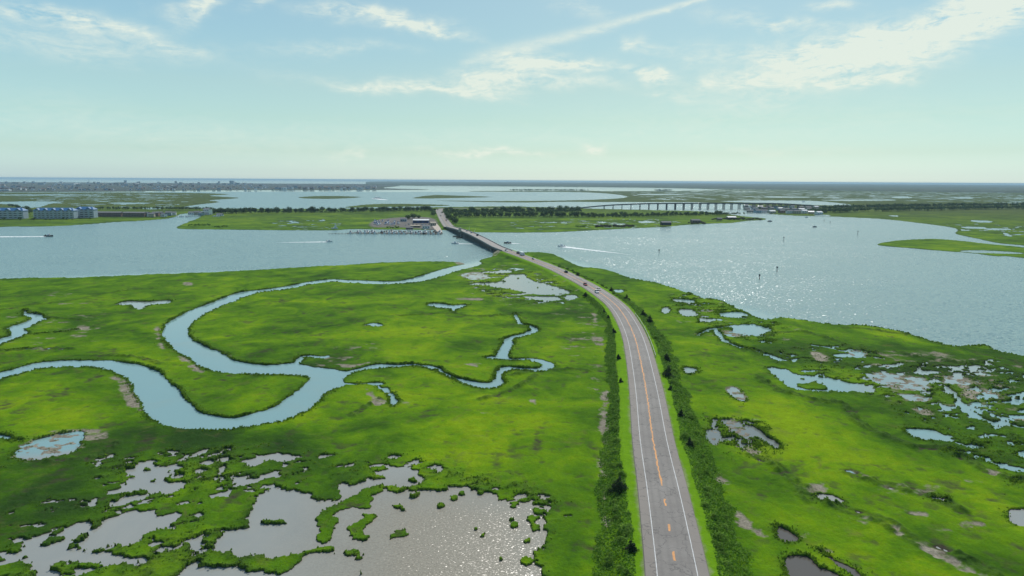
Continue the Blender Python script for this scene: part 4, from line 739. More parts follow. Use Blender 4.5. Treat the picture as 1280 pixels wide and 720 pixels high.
def wob(s):
    r_ = 0
    for k, (w_, a_) in enumerate(((9.1, .6), (3.7, .5), (1.6, .35))):
        q = s/w_+k*37+200; i = int(q); t_ = q-i; t_ = t_*t_*(3-2*t_); r_ += a_*(WB[i % 400]*(1-t_)+WB[(i+1) % 400]*t_)
    return r_
def hedge(side, s0_, s1_, lo, hi, count, hk):
    for i in range(count):
        u = (i+rnd.random())/count; s = s0_+(s1_-s0_)*u**1.35
        w = hi(s)+wob(s+side*50)*1.5; a = lo(s)+wob(s*1.3+side*90)*.5; o_ = a+(w-a)*rnd.random(); p, r, d = road_frame(s); q = p+r*(o_*side)
        sc = rnd.uniform(.45, 1.15)*hk*(1 if rnd.random() < .85 else 1.35)
        z_ = zone(s); sd = 'left' if side < 0 else 'right'
        put(rnd.choice(SHR), (q.x, q.y, ground_z(abs(o_))-.25), sc, rnd.uniform(0, 6.28), f'dense green leafy shrub in the hedgerow {sd} of the road, {ZL[z_]}', 'shrub', f'shrubs {sd} of the road {ZL[z_]}', 'shrub')
def ramp_(s, pts):
    d = s-s_near
    for (a, va), (b, vb) in zip(pts[:-1], pts[1:]):
        if d <= b: return va+(vb-va)*max(0, min(1, (d-a)/(b-a)))
    return pts[-1][1]
lo_l = lambda s: ramp_(s, [(0, 8.0), (60, 9.8), (150, 10.6), (250, 9.4), (400, 9.5)]); hi_l = lambda s: ramp_(s, [(0, 13.6), (45, 12.5), (75, 11.7), (150, 12.2), (250, 10.4), (400, 10.2)])
lo_r = lambda s: ramp_(s, [(0, 8.3), (60, 8.8), (150, 9.0), (250, 8.2), (400, 8.2)]); hi_r = lambda s: ramp_(s, [(0, 13.6), (60, 13.2), (120, 13.2), (200, 13.5), (260, 12), (400, 10.5)])
hedge(-1, s_near-15, s_near+80, lo_l, hi_l, 46, .80); hedge(-1, s_near+80, s_near+265, lo_l, hi_l, 40, .64); hedge(1, s_near-15, s_near+290, lo_r, hi_r, 100, .80); hedge(1, s_near+290, s_near+500, lo_r, hi_r, 26, 1.05)
# low brambles and reeds filling the ground between the shrubs
LEAFU = leafmat('bramble_leaves', (.065, .150, .012), (.110, .245, .018), (.185, .340, .035), .45)
def undergrowth(side, s0_, s1_, lo, hi, n, seed):
    rn = random.Random(seed); v = []; f = []
    for _ in range(n):
        u = rn.random()**1.25; s = s0_+(s1_-s0_)*u; a, w = lo(s)-.4+wob(s*1.3+side*90)*.5, hi(s)+2.0+wob(s+side*50)*2.0; o_ = a+(w-a)*rn.random(); p, r, d = road_frame(s); q = p+r*(o_*side)+d*rn.uniform(-1.2, 1.2); ed_ = min(1, (o_-a)/1.2, (w-o_)/3.5)
        cl_ = .5+.5*math.sin(s*.7+o_*1.3)*math.sin(s*.23-o_*.9); h = rn.random()*(.2+.6*max(0, ed_)*(.4+cl_)); c0 = Vector((q.x, q.y, ground_z(abs(o_))+h))
        nm = Vector((rn.gauss(0, .6), rn.gauss(0, .6)-.2, rn.gauss(.8, .4))).normalized(); t1_ = nm.orthogonal().normalized(); t2_ = nm.cross(t1_); k = rn.uniform(.12, .26)*(1+max(0, s-s_near)/500); an = rn.uniform(0, 6.28)
        e1 = (t1_*math.cos(an)+t2_*math.sin(an))*k; e2 = (t2_*math.cos(an)-t1_*math.sin(an))*k*.7; j = len(v); v += [c0-e1, c0-e2, c0+e1, c0+e2]; f.append((j, j+1, j+2, j+3))
    return v, f
for side, lo, hi, sd in ((-1, lo_l, hi_l, 'left'), (1, lo_r, hi_r, 'right')):
    v, f = undergrowth(side, s_near-18, s_near+330, lo, hi, 34000, 5+side); tag(mk('undergrowth', v, f, LEAFU), f'low green brambles filling the hedgerow {sd} of the road', 'undergrowth', kind='stuff')
# dark cedars standing out of the hedgerows
def cedar(name, x, y, h, r, label, seed):
    rn = random.Random(seed); g0 = P(x, y, .8); root = empty(name, g0); tag(root, label, 'tree')
    mb = MB().tube((0, 0, -.3), (0, 0, h*.75), .16, .05, 6)
    for k in range(7): a = rn.uniform(0, 6.28); zz = h*rn.uniform(.25, .7); mb.tube((0, 0, zz), (math.cos(a)*r*.6, math.sin(a)*r*.6, zz+.25*h*rn.random()), .05, .02, 4)
    mb.build('trunk', MT['bark'], root)
    lobes = [(rn.uniform(-.45, .45)*r*(1-k/9), rn.uniform(-.45, .45)*r*(1-k/9), h*(.18+.095*k), r*(.75-.075*k), r*(.75-.075*k), h*.11) for k in range(9)]
    v, f = leaf_cloud(lobes, int(900+300*r), .17, rn, .2, .3); mk('crown', v, f, LEAFD, root); return root
CED = [(774,617,4.4,2.5,'dark spiky cedar over the left verge, nearest the viewer'),(788,694,3.2,1.9,'dark round bush by the left verge at the bottom edge'),(835,473,5.2,3.0,'broad dark cedar right of the road by the small round pond'),(812,404,4.5,2.6,'dark cedar beside the middle of the guard rail'),(804,396,4.0,2.2,'smaller dark cedar just beyond the guard rail'),
 (783,376,4.2,2.4,'round dark tree right of the bend, before the bay'),(732,371,3.2,2.2,'dark bush left of the road next to the two cars'),(722,346,3.6,2.6,'long dark bush right of the far road by the shore pond'),(764,365,3.5,2.0,'small dark bush right of the road below the parked-looking cars'),(767,418,3.4,1.6,'slim dark cedar left of the road inside the bend'),
 (773,451,3.0,1.5,'small dark cedar left of the road halfway up the straight'),(760,400,3.0,1.5,'small dark cedar left of the road at the bend'),(755,392,2.6,1.3,'lowest dark cedar left of the road above the bend'),(838,490,2.4,1.3,'little dark cedar just right of the road below the broad one'),(851,523,3.0,1.5,'dark cedar right of the road beside the blue-grey puddles'),(862,560,3.2,1.5,'dark cedar in the right hedgerow below the puddles'),(776,480,2.4,1.2,'tiny dark cedar left of the straight road'),(833,452,3.6,2.2,'dark cedar touching the broad one right of the road')]
CED[8] = (764,365,3.5,2.0,'small dark bush right of the road across from the cars')
for i, (x, y, h, r, lb) in enumerate(CED): cedar('cedar_tree', x, y, h, r, lb, 40+i)
# small dark bushes in a row along the outer edge of the far road
for i in range(15):
    x = 655+i*7.2+rnd.uniform(-2, 2); y = 319.5+(x-655)*.285
    s = s_at(x, y); p, r, d = road_frame(s); q = p+r*9.0
    put(SHR[i % 5], (q.x, q.y, 1.2), rnd.uniform(.9, 1.5), rnd.uniform(0, 6), 'dark low bush in the row along the far road before the bridge', 'bush', 'dark bushes along the far road before the bridge', 'bush').data.materials
def tree_mesh(seed, h, n, s, m=None):
    rnd_ = random.Random(seed); r = h*.46; lobes = [(0, 0, h*.62, r, r, h*.36)]
    for _ in range(6): a = rnd_.uniform(0, 6.28); k = rnd_.uniform(.45, .65)*r; lobes.append((math.cos(a)*r*.6, math.sin(a)*r*.6, h*rnd_.uniform(.4, .75), k, k, k*.9))
    v, f = leaf_cloud(lobes, n, s, rnd_, .3, .45); mb = MB().tube((0, 0, -.5), (0, 0, h*.6), h*.03, h*.015, 5); mb.m = [0]*len(mb.f); mb.add(v, f, 1); o = mb.build('tree', [MT['bark'], m or LEAFF]); COL.objects.unlink(o); return o
TRS = [tree_mesh(70+i, 9+1.2*(i % 3), 300, .85) for i in range(5)]
def tree_row(px, count, jit, label, group, sc=(.85, 1.35)):
    pw = resample([P(x, y, 0) for x, y in px], 5)
    for i in range(count):
        q = pw[int((i+rnd.random()*.6)/count*(len(pw)-1))]
        put(rnd.choice(TRS), (q.x+rnd.uniform(-3, 3), q.y+rnd.uniform(-jit, jit), 1.0), rnd.uniform(*sc), rnd.uniform(0, 6), label, 'tree', group, 'tree')
tree_row([(262,267),(350,266.5),(440,265.5),(545,263.5)], 78, 12, 'dark round tree in the row along the back of the island, left of the road', 'trees along the back of the island left of the road')
tree_row([(262,268),(300,267.5)], 12, 10, 'dark tree in the clump at the left end of the island row', 'trees at the left end of the island')
tree_row([(556,266.8),(620,266.3),(700,265.3),(725,264.9)], 50, 18, 'dark tree in the back belt of the island right of the road', 'back belt of trees right of the road', (.9, 1.5))
tree_row([(568,272),(620,271.5),(700,271.8),(740,271.5)], 40, 8, 'dark tree in the front row of the island right of the road', 'front row of trees right of the road')
tree_row([(735,271.5),(800,270.5),(850,269.5),(905,268.5)], 50, 22, 'dark tree in the thick belt below the long viaduct', 'belt of trees below the viaduct', (.6, 1.0))
tree_row([(559,270),(561,275),(567,281),(572,282)], 14, 6, 'dark tree at the right side of the road end of the bridge', 'trees right of the road at the far end of the bridge', (.8, 1.3))
tree_row([(538,264),(543,268),(541,272)], 9, 6, 'dark tree left of the road behind the marina buildings', 'trees left of the road behind the marina', (.7, 1.1))
tree_row([(509,275.5),(516,274.5),(520,273.8),(531,274.2)], 6, 4, 'dark tree behind the long white-roofed marina building', 'trees behind the marina building', (.7, 1.1))
tree_row([(0,276),(60,276.5),(118,275)], 12, 6, 'small green tree on the bank in front of the blue-roofed blocks', 'trees in front of the blue-roofed blocks', (.35, .6))
tree_row([(-20,259),(10,259),(30,262),(38,270)], 12, 12, 'green tree between the two blue-roofed blocks', 'trees between the blue-roofed blocks', (.8, 1.2))
def belt(name, px, n, jit, label, sc=(.8, 1.3)):
    pw = resample([P(x, y, 0) for x, y in px], 5); V_ = []; F_ = []
    protos = [tree_mesh(170+i, 10, 40, 1.7) for i in range(3)]
    dat = [([v.co.copy() for v in o.data.vertices], [tuple(p_.vertices) for p_ in o.data.polygons]) for o in protos]
    for i in range(n):
        q = pw[min(len(pw)-1, int(rnd.random()*len(pw)))]; vs, fs_ = rnd.choice(dat); k = rnd.uniform(*sc); a = rnd.uniform(0, 6); ca, sa = math.cos(a)*k, math.sin(a)*k; ox, oy = q.x+rnd.uniform(-jit, jit)*.4, q.y+rnd.uniform(-jit, jit); j = len(V_)
        V_ += [(ox+v.x*ca-v.y*sa, oy+v.x*sa+v.y*ca, 1+v.z*k) for v in vs]; F_ += [tuple(t_+j for t_ in f_) for f_ in fs_]
    tag(mk(name, V_, F_, LEAFF), label, 'trees', kind='stuff')
belt('tree_belt', [(1025,262.5),(1070,261),(1160,259),(1290,257.5),(1420,258)], 420, 20, 'long dark belt of trees lining the far causeway on the right')
belt('tree_belt', [(1010,267),(1060,265.3),(1160,263.4),(1230,261.8),(1330,261)], 420, 14, 'second belt of trees along the near side of the right causeway')
belt('tree_belt', [(120,262.3),(180,262.3),(262,262.8)], 130, 10, 'thin dark tree line behind the houses on the left', (.5, .8))
belt('tree_belt', [(640,238.6),(690,238.6),(735,238.8)], 160, 40, 'thin line of trees across the far sound', (.9, 1.4))
belt('tree_belt', [(820,239.2),(840,239.0)], 30, 20, 'small far clump of trees on the open marsh', (1, 1.6))
belt('scrub', [(262,267),(350,266.6),(440,265.7),(545,263.8)], 330, 9, 'low dark scrub under the tree row at the back of the island, left of the road', (.3, .6))
belt('scrub', [(556,267.2),(620,266.8),(700,265.8),(725,265.2)], 330, 14, 'low scrub under the back tree belt right of the road', (.4, .75))
belt('scrub', [(568,272.3),(620,271.8),(700,272),(740,271.7)], 170, 6, 'low scrub under the front tree row right of the road', (.25, .5))
belt('scrub', [(735,272.2),(800,271.2),(850,270),(925,268.8)], 300, 16, 'low grey green scrub below the long viaduct', (.3, .65))
# ---------------------------------------------------------------- vehicles
def make_car(name, paint, kind, label, cat, group=None):
    L_, W_, H_ = {'car': (4.6, 1.85, 1.45), 'suv': (4.8, 1.95, 1.8), 'van': (5.6, 2.05, 2.4), 'truck': (8.5, 2.4, 3.2)}[kind]
    root = empty(name); tag(root, label, cat, group); m_ = L_/2; c0 = .55*H_ if kind != 'truck' else 1.1
    def prism(prof, w, t=1.0):
        n = len(prof); v = [(x, -w/2*(t if z > c0*1.05 else 1), z) for x, z in prof]+[(x, w/2*(t if z > c0*1.05 else 1), z) for x, z in prof]
        return v, [tuple(range(n))[::-1], tuple(range(n, 2*n))]+[(i, (i+1) % n, n+(i+1) % n, n+i) for i in range(n)]
    lo = [(-m_, .35), (-m_+.1, .28), (m_-.15, .28), (m_, .4), (m_-.03, c0*.82), (m_-.25, c0*.95), (m_*.45, c0), (-m_*.82, c0*1.02), (-m_, c0*.92)]
    MB().add(*prism(lo, W_)).build('body', paint, root)
    if kind == 'truck':
        MB().box((-.9, 0, 2.0), (6.4, 2.4, 2.4)).build('cargo_box', MT['white'], root); MB().add(*prism([(2.5, 1.0), (3.9, 1.05), (3.5, 2.2), (2.5, 2.3)], 2.2)).build('cab', paint, root); MB().box((3.72, 0, 1.7), (.1, 1.9, .7)).build('windscreen', MT['glass'], root)
    else:
        rx = {'car': .80, 'suv': .95, 'van': 1.0}[kind]
        up = [(-m_*rx+.05, c0+.003), (m_*.42, c0+.003), (m_*.12, H_), (-m_*(rx-.22), H_)]
        MB().add(*prism([(x*.98, z-.02 if z > c0*1.1 else z) for x, z in up], W_*.94, .84)).build('window', MT['glass'], root)
        MB().add(*prism([(-m_*(rx-.22), H_-.03), (m_*.12, H_-.03), (m_*.09, H_+.04), (-m_*(rx-.24), H_+.04)], W_*.96, .84)).build('roof', paint, root)
    for sx in (-1, 1):
        for sy in (-1, 1): w = MB().tube((sx*m_*.62, sy*(W_/2-.22), .34), (sx*m_*.62, sy*(W_/2+.02), .34), .34, .34, 12).build('wheel', MT['tyre'], root)
    return root
def place_car(root, pts, x, y, lane, z0, rev=False):
    q = Vector(P(x, y, z0)); i = min(range(len(pts)), key=lambda k: (pts[k][0]-q).length); p, r, d = pts[i]
    c = p+r*lane; root.location = (c.x, c.y, p.z+.03); root.rotation_euler.z = math.atan2(d.y, d.x)+(math.pi if rev else 0)
frf = frames(rf)
for (nm, pt, kd, lb, ct, pts, x, y, ln, z0, rv_) in [
 ('parked_car', 'white', 'suv', 'white car nearest the viewer, in the left lane of the bend', 'car', frf, 738, 366, -2.2, RZ, True),
 ('moving_car', 'silver', 'car', 'silver car in the right lane just behind the nearest white car', 'car', frf, 742, 362.5, 2.0, RZ, False),
 ('moving_car', 'redpaint', 'suv', 'dark red car in the left lane behind the two pale cars', 'car', frf, 722, 356.8, -2.0, RZ, True),
 ('moving_car', 'dark', 'suv', 'black car alone in the right lane on the far stretch', 'car', frf, 695, 341, 1.9, RZ, False),
 ('moving_car', 'bluepaint', 'car', 'dark blue car following the white truck away from the bridge', 'car', frf, 661, 324.6, 1.9, 2.5, True),
 ('box_truck', 'white', 'truck', 'white box truck on the road just before the bridge', 'truck', frf, 652.5, 319.5, 1.9, 3.0, True),
 ('moving_car', 'dark', 'van', 'black van just ahead of the white box truck', 'van', frf, 645, 317.5, 1.9, 3.5, True),
 ('moving_car', 'silver', 'suv', 'silver car coming off the near end of the bridge', 'car', frf, 634, 313.5, -1.9, 4.2, True),
 ('moving_car', 'dark', 'van', 'black van on the middle of the bridge', 'van', fb, 598.5, 294.2, 2.0, 7.8, False),
 ('moving_car', 'white', 'suv', 'white car just past the bridge towers', 'car', fb, 590, 291, 2.0, 7.9, False),
 ('moving_car', 'silver', 'car', 'pale car behind the white one on the far half of the bridge', 'car', fb, 584, 289, 2.0, 7.4, False),
 ('moving_car', 'redpaint', 'car', 'red car on the wide road beyond the bridge', 'car', ff, 555.5, 276, 2.5, 2.3, False),
 ('moving_car', 'dark', 'suv', 'black car on the wide road beyond the bridge', 'car', ff, 552, 270, -2.5, 2.3, True),
 ('moving_car', 'silver', 'suv', 'silver car farthest up the wide road by the trees', 'car', ff, 549.8, 266, 2.5, 2.3, False)]:
    c = make_car('car' if ct == 'car' else ('van' if ct == 'van' else 'box_truck'), MT[pt], kd, lb, ct, 'vehicles on the road'); place_car(c, pts, x, y, ln, z0, rv_)

# ---------------------------------------------------------------- boats, wakes, markers
def make_boat(L_, hull, top, label, group=None, name='motorboat', cabin=True):
    root = empty(name); tag(root, label, 'boat', group); W_ = L_*.32; h = L_*.13
    st = [(-.5, .9, 0), (-.2, 1, 0), (.2, .92, .05), (.38, .6, .12), (.5, .04, .2)]; v = []; f = []
    for x, w, s_ in st: v += [(x*L_, -w*W_/2, h+s_*h*2), (x*L_, -w*W_*.36, -.25*h), (x*L_, w*W_*.36, -.25*h), (x*L_, w*W_/2, h+s_*h*2)]
    for i in range(4):
        for j in range(4): a = i*4+j; b_ = i*4+(j+1) % 4; f.append((a, b_, b_+4, a+4))
    f += [(3, 2, 1, 0), (16, 17, 18, 19)]; mk('hull', v, f, hull, root)
    if cabin:
        MB().box((0, 0, h*1.7), (L_*.3, W_*.6, h*1.4), 0, 0, .8).build('cabin', top, root); MB().box((.14*L_, 0, h*1.9), (.06, W_*.45, h*.6)).build('windscreen', MT['glass'], root)
        MB().box((-.36*L_, 0, h*1.35), (L_*.1, W_*.3, h*.7), 0, 0, .7).build('outboard', MT['dark'], root)
    return root
def wake(x0, y0, x1, y1, w0, w1, label, seed=1):
    rn = random.Random(seed); a, b_ = Vector(P(x0, y0, .06)), Vector(P(x1, y1, .06)); n = 60; d = (b_-a).normalized(); r = Vector((-d.y, d.x, 0)); v = []; f = []
    for i in range(n+1):
        t_ = i/n; c = a+(b_-a)*t_; w = (w0+(w1-w0)*t_)*rn.uniform(.6, 1.2)*(1 if t_ < .6 else max(.08, (1-t_)/.4)); v += [c-r*w/2, c+r*w/2]
    return tag(mk('boat_wake', v, [(2*i, 2*i+1, 2*i+3, 2*i+2) for i in range(n)], MT['foam']), label, 'wake', kind='stuff')
def boat_at(b_, x, y, head): p = P(x, y, 0); b_.location = (p[0], p[1], .1); b_.rotation_euler.z = R(head)
for (x, y, L_, hd, hu, lb, wk) in [
 (61,295.6,11,2,'dark','dark speedboat trailing a white wake past the blue-roofed blocks', (59.5,295.7,-80,296.4,10,16)),
 (411.5,302.2,8,0,'white','small white boat heading right below the marina docks', (409,302.3,340,303.2,9,2)),
 (569,304.6,9,180,'white','white boat passing under the left side of the bridge', (571,304.6,600,305,7,2)),
 (634.5,304.2,9,180,'dark','dark boat just right of the bridge with a short wake', (637,304.2,654,304.6,7,2)),
 (702,308.2,9,175,'white','white boat on the right bay with the longest wake', (703.5,308.3,790,318.6,10,3)),
 (962.5,277,10,20,'dark','small dark boat off the houses on the right', None),
 (1004,252.6,14,180,'white','tiny white boat on the far water beyond the right houses', (1000,252.6,1010,252.7,30,15)),
 (1018,284,8,200,'dark','small dark boat between two channel posts on the right bay', None),
 (1008,272,8,200,'white','white skiff close to the shore of the right houses', None)]:
    b_ = make_boat(L_, MT[hu], MT['white'], lb); boat_at(b_, x, y, hd)
    if wk: wake(*wk, 'white foam wake behind the '+lb.split(' with')[0].split(' trailing')[0].replace('the ', '')[:60], int(x))
b_ = make_boat(13, MT['white'], MT['white'], 'white boat throwing up spray on the far sound', name='motorboat'); boat_at(b_, 469, 248, 170); wake(468, 248.2, 486, 250.3, 34, 14, 'white foam wake on the far sound', 3)
rn = random.Random(8); c0 = Vector(P(471, 248.2, 0)); v, f = leaf_cloud([(0, 0, 3, 16, 8, 6), (10, 0, 1, 14, 8, 3)], 260, 1.7, rn, .3, .1); o_ = mk('spray', v, f, MT['foam']); o_.location = c0; tag(o_, 'plume of white spray beside the far boat', 'spray', kind='stuff')
for (x, y, h, lb) in [(823.7,316,5,'lone channel post in the middle of the right bay'),(949,349,5.5,'channel post nearest the viewer on the right bay'),(971,340,6.5,'dark channel post right of the nearest one'),(979.5,301.5,8,'tall channel post off the right houses'),(1072,294,9,'tallest channel post before the right marsh'),(1037.5,279.8,6,'far channel post close to the right shore'),(1030,277,5,'farthest channel post close to the right shore')]:
    h *= .7; p = P(x, y, 0); r_ = empty('channel_marker', p); tag(r_, lb, 'channel marker', 'channel markers on the right bay')
    MB().tube((0, 0, -1), (0, 0, h), 0.2, .16, 8).tube((.3, 0, -1), (.1, 0, h*.8), .18, .15, 6).build('piling', MT['piling'], r_); MB().box((0, -.3, h-.6), (1.3, .08, 1.3), 0).build('board', MT['dark'], r_); MB().tube((0, 0, h), (0, 0, h+.5), .12, .08, 6).build('lantern', MT['steel'], r_)

# ---------------------------------------------------------------- buildings
def house(name, loc, w, d, h, rh, wall, roof, label, cat='house', group=None, rz=0, nwin=3, floors=1, hip=0.0, stilts=0):
    root = empty(name, loc, rz); tag(root, label, cat, group)
    MB().box((0, 0, stilts+h/2), (w, d, h)).build('wall', wall, root); MB().gable((0, 0, stilts+h), (w, d), rh, 0, .4, hip).build('roof', roof, root)
    if stilts:
        mb = MB()
        for i in range(4):
            for j in (-1, 1): mb.tube((-w/2+.5+i*(w-1)/3, j*(d/2-.5), -1), (-w/2+.5+i*(w-1)/3, j*(d/2-.5), stilts), .25, .25, 5)
        mb.build('stilts', MT['piling'], root)
    for k in range(floors):
        for i in range(nwin): MB().box((-w/2+(i+.5)*w/nwin, -d/2-.03, stilts+h*(k+.55)/floors), (w/nwin*.42, .12, h/floors*.45)).build('window', MT['glass'], root)
    MB().box((w/2+.03, 0, stilts+1.05), (.12, 1.1, 2.1)).build('door', MT['dark'], root)
    return root
def condo(x0, x1, y, label, stories=4, n=14, hgt=14.5, dep=16):
    a, b_ = Vector(P(x0, y, 0)), Vector(P(x1, y, 0)); w = (b_-a).length; c = (a+b_)/2; root = empty('condominium_block', (c.x, c.y+dep/2, 1.2), math.atan2(b_.y-a.y, b_.x-a.x)); tag(root, label, 'apartment block', 'blue-roofed waterfront blocks')
    MB().box((0, 0, hgt/2), (w, dep, hgt)).build('wall', MT['paleblue'], root); rf_ = MB().gable((0, 0, hgt), (w, dep), 5.0, 0, .8, 6).build('roof', MT['blueroof'], root)
    nb = n//2
    for i in range(nb):
        xx = -w/2+(i+.5)*w/nb; MB().box((xx, -dep/2-.7, hgt/2+.4), (w/nb*.42, 1.4, hgt+.8)).build('bay', MT['paleblue'], root)
        m_ = MB(); ww = w/nb*.27; m_.add([(xx-ww, -dep/2-1.9, hgt+.9), (xx+ww, -dep/2-1.9, hgt+.9), (xx, -dep/2-1.9, hgt+4.4), (xx-ww, dep*.05, hgt+.9), (xx+ww, dep*.05, hgt+.9), (xx, dep*.05, hgt+4.4)], [(0, 1, 2), (5, 4, 3), (0, 2, 5, 3), (1, 4, 5, 2), (0, 3, 4, 1)]); m_.build('dormer', MT['blueroof'], rf_)
    for k in range(stories):
        zz = hgt*(k+.12)/stories
        MB().box((0, -dep/2-1.9, zz+.15), (w, 1.1, .3)).build('balcony', MT['white'], root); MB().box((0, -dep/2-2.4, zz+.85), (w, .08, .9)).build('railing', MT['white'], root)
        for i in range(n): MB().box((-w/2+(i+.5)*w/n, -dep/2-1.44, hgt*(k+.55)/stories), (w/n*.55, .14, hgt/stories*.5)).build('window', MT['glass'], root)
condo(-72, 29, 274.2, 'left blue-roofed apartment block, cut by the photo edge', n=16); condo(42, 92, 274, 'main stretch of the blue-roofed apartment block', n=10); condo(93.5, 117, 273, 'right end block with the blue roof and white balconies', n=4, hgt=15.5)
rn = random.Random(21)
for i, (x0, x1, y, lb) in enumerate([(119, 152, 271.5, 'long low brown townhouse row next to the blue-roofed block'), (153, 181, 271.8, 'brown townhouse row beside the white houses')]):
    a, b_ = Vector(P(x0, y, 0)), Vector(P(x1, y, 0)); house('townhouse_row', ((a.x+b_.x)/2, (a.y+b_.y)/2+6, 1.2), (b_-a).length, 12, 7.5, 2.2, MT['brown'], MT['greyroof'], lb, 'townhouses', 'brown townhouse rows', 0, 14, 2)
WALLS = [('white', 'white'), ('tan', 'tan'), ('brown', 'brown'), ('paleblue', 'pale blue')]
def lone(x, y, k, w, d, h, lb, grp, rz=0, roof='greyroof', st=0, cat='house', rh=2.4):
    p = P(x, y, 0); return house('house' if cat == 'house' else cat.replace(' ', '_'), (p[0], p[1], 1.1), w, d, h, rh, MT[k], MT[roof], lb, cat, grp, rz, 3, 2 if h > 5.5 else 1, 0, st)
L1 = [(184,271.4,'white',11,9,7,'white house first after the brown townhouses'),(190,272,'tan',10,9,6,'tan house second after the brown townhouses'),(195,271.2,'brown',12,9,7,'reddish brown house third after the townhouses'),(200,270.5,'brown',12,9,6.5,'brown house fourth after the townhouses'),(205,271.6,'white',9,8,5,'low white house near the tip of the left shore'),(211,270,'paleblue',11,9,6,'pale blue house near the tip of the left shore'),(217,269.6,'white',10,8,5,'last white house at the tip of the left shore'),
 (240,269.4,'white',12,9,5,'white house right of the small inlet'),(247,269.4,'tan',10,9,6,'tan house right of the small inlet'),(260,268.8,'white',14,11,11,'tall white building at the left end of the island'),(252,270,'paleblue',9,8,5,'pale blue cottage left of the tall white building'),(275,270.5,'white',12,8,3,'long low white shed on the island lawn')]
for x, y, k, w, d, h, lb in L1: lone(x, y, k, w, d, h, lb, 'houses around the left inlet', rn.uniform(-.5, .5))
# boats moored beside those houses
for i, x in enumerate((222, 227, 233, 238, 268, 272)):
    b_ = make_boat(8+i % 3, MT['white'], MT['white'], ['white boat at the left side of the inlet mouth', 'white boat in the middle of the inlet', 'third boat across the inlet', 'boat tied under the first house right of the inlet', 'boat on the lawn beside the tall white building', 'last boat on the island lawn by the low shed'][i], 'boats around the left inlet'); boat_at(b_, x, 271.3 if i < 4 else 270.9, rn.uniform(0, 180))
# marina
lone(526.5, 279.5, 'bluepaint', 27, 13, 5.0, 'long marina building with a white roof and dark blue walls', 'marina buildings', 0, 'white', 0, 'boat shed', 1.8)
lone(504.5, 277.6, 'paleblue', 11, 9, 4.2, 'small marina building with a grey gable roof', 'marina buildings', .1, 'greyroof', 0, 'marina office')
lone(519.5, 285, 'wood', 15, 9, 2.8, 'low marina building with a beige flat-looking roof', 'marina buildings', 0, 'tan', 0, 'boat shed', 1.0)
lone(533, 286.5, 'white', 11, 8, 4.0, 'white marina shop near the bridge road', 'marina buildings', 0, 'greyroof', 0, 'shop', 1.5)
lone(541, 283, 'tan', 9, 8, 5, 'tan restaurant beside the bridge road', 'marina buildings', .4, 'tan', 0, 'restaurant', 1.5)
lone(512, 288, 'brown', 10, 7, 3.2, 'brown bait shack in the middle of the docks', 'marina buildings', 0, 'greyroof', 0, 'shack', 1.4)
pv = [P(x, y, 1.32) for x, y in [(539,281),(546,279.5),(550,284),(553,290),(548,291),(543,286)]]; tag(mk('car_park', pv, [tuple(range(6))], MT['gravel']), kind='structure')
lotb = []
for i in range(34):
    x = 466+rn.random()*33; y = 277.4+rn.random()*5.2; blue = rn.random() < .55; zz = 'back' if y < 279.2 else ('front' if y > 281 else 'middle')
    b_ = make_boat(rn.uniform(6, 9), MT['white'], MT['blueboat'] if blue else MT['white'], f'{"blue covered" if blue else "white"} boat stored on land, {zz} rows of the marina lot', f'{"blue covered" if blue else "white"} boats stored in the {zz} rows', 'stored_boat'); p = P(x, y, 0); b_.location = (p[0], p[1], 2.0); b_.rotation_euler.z = rn.choice((0, math.pi))+math.pi/2+rn.uniform(-.15, .15); b_.scale = (1, 1, 1.25)
for i in range(9):
    x = 508+i*4.1+rn.uniform(-1, 1); y = 282+rn.uniform(-.8, 1.0); c = make_car('car', MT[['white', 'silver', 'dark', 'redpaint', 'bluepaint'][i % 5]], ['car', 'suv'][i % 2], f'{["white", "silver", "black", "red", "dark blue"][i % 5]} car parked in the {["left", "middle", "right"][i//3]} part of the marina lot', 'car', 'cars parked at the marina'); p = P(x, y, 0); c.location = (p[0], p[1], 1.22); c.rotation_euler.z = rn.uniform(0, 3)
dock = empty('marina_dock', P(495, 291, 0)); tag(dock, 'long wooden marina dock with finger piers full of boats', 'dock')
a, b_ = Vector(P(437, 291.6, 0)), Vector(P(552, 292.6, 0)); ax = (b_-a).normalized(); nx = Vector((-ax.y, ax.x, 0)); ln = (b_-a).length; rz = math.atan2(ax.y, ax.x)
c = (a+b_)/2; under(MB().box((c.x, c.y, .95), (ln, 2.6, .25), 0, rz).build('walkway', MT['wood']), dock)
k = 0; n_f = 19
for i in range(n_f+1):
    q = a+ax*(ln*i/n_f)
    for sg in (-1, 1):
        e = q+nx*(sg*6.8); under(MB().box((e.x, e.y, .9), (1.2, 11, .2), 0, rz).build('finger_pier', MT['wood']), dock)
        for dd in (2.5, 12.3): w = q+nx*(sg*dd); under(MB().tube((w.x, w.y, -1), (w.x, w.y, 2.6), .2, .17, 6).build('piling', MT['piling']), dock)
        if i < n_f:
            m_ = q+ax*(ln/n_f/2)+nx*(sg*7.0)
            if rn.random() < .93:
                t_ = rn.random(); hl = 'white' if t_ < .75 else ('bluepaint' if t_ < .88 else 'dark'); tp = 'white' if rn.random() < .7 else 'tan'; third = ['left', 'middle', 'right'][i*3//n_f]; fr_b = 'front' if sg < 0 else 'back'
                bo = make_boat(rn.uniform(8, 12.5), MT[hl], MT[tp], f'{dict(white="white", bluepaint="blue", dark="black")[hl]} hulled boat in the {fr_b} slips, {third} third of the marina dock', f'{hl[:5]} boats in the {fr_b} slips of the {third} third', 'moored_boat'); bo.location = (m_.x, m_.y, .1); bo.rotation_euler.z = rz+math.pi/2*sg+rn.uniform(-.06, .06); bo.scale = (1, 1.1, 1.5); k += 1
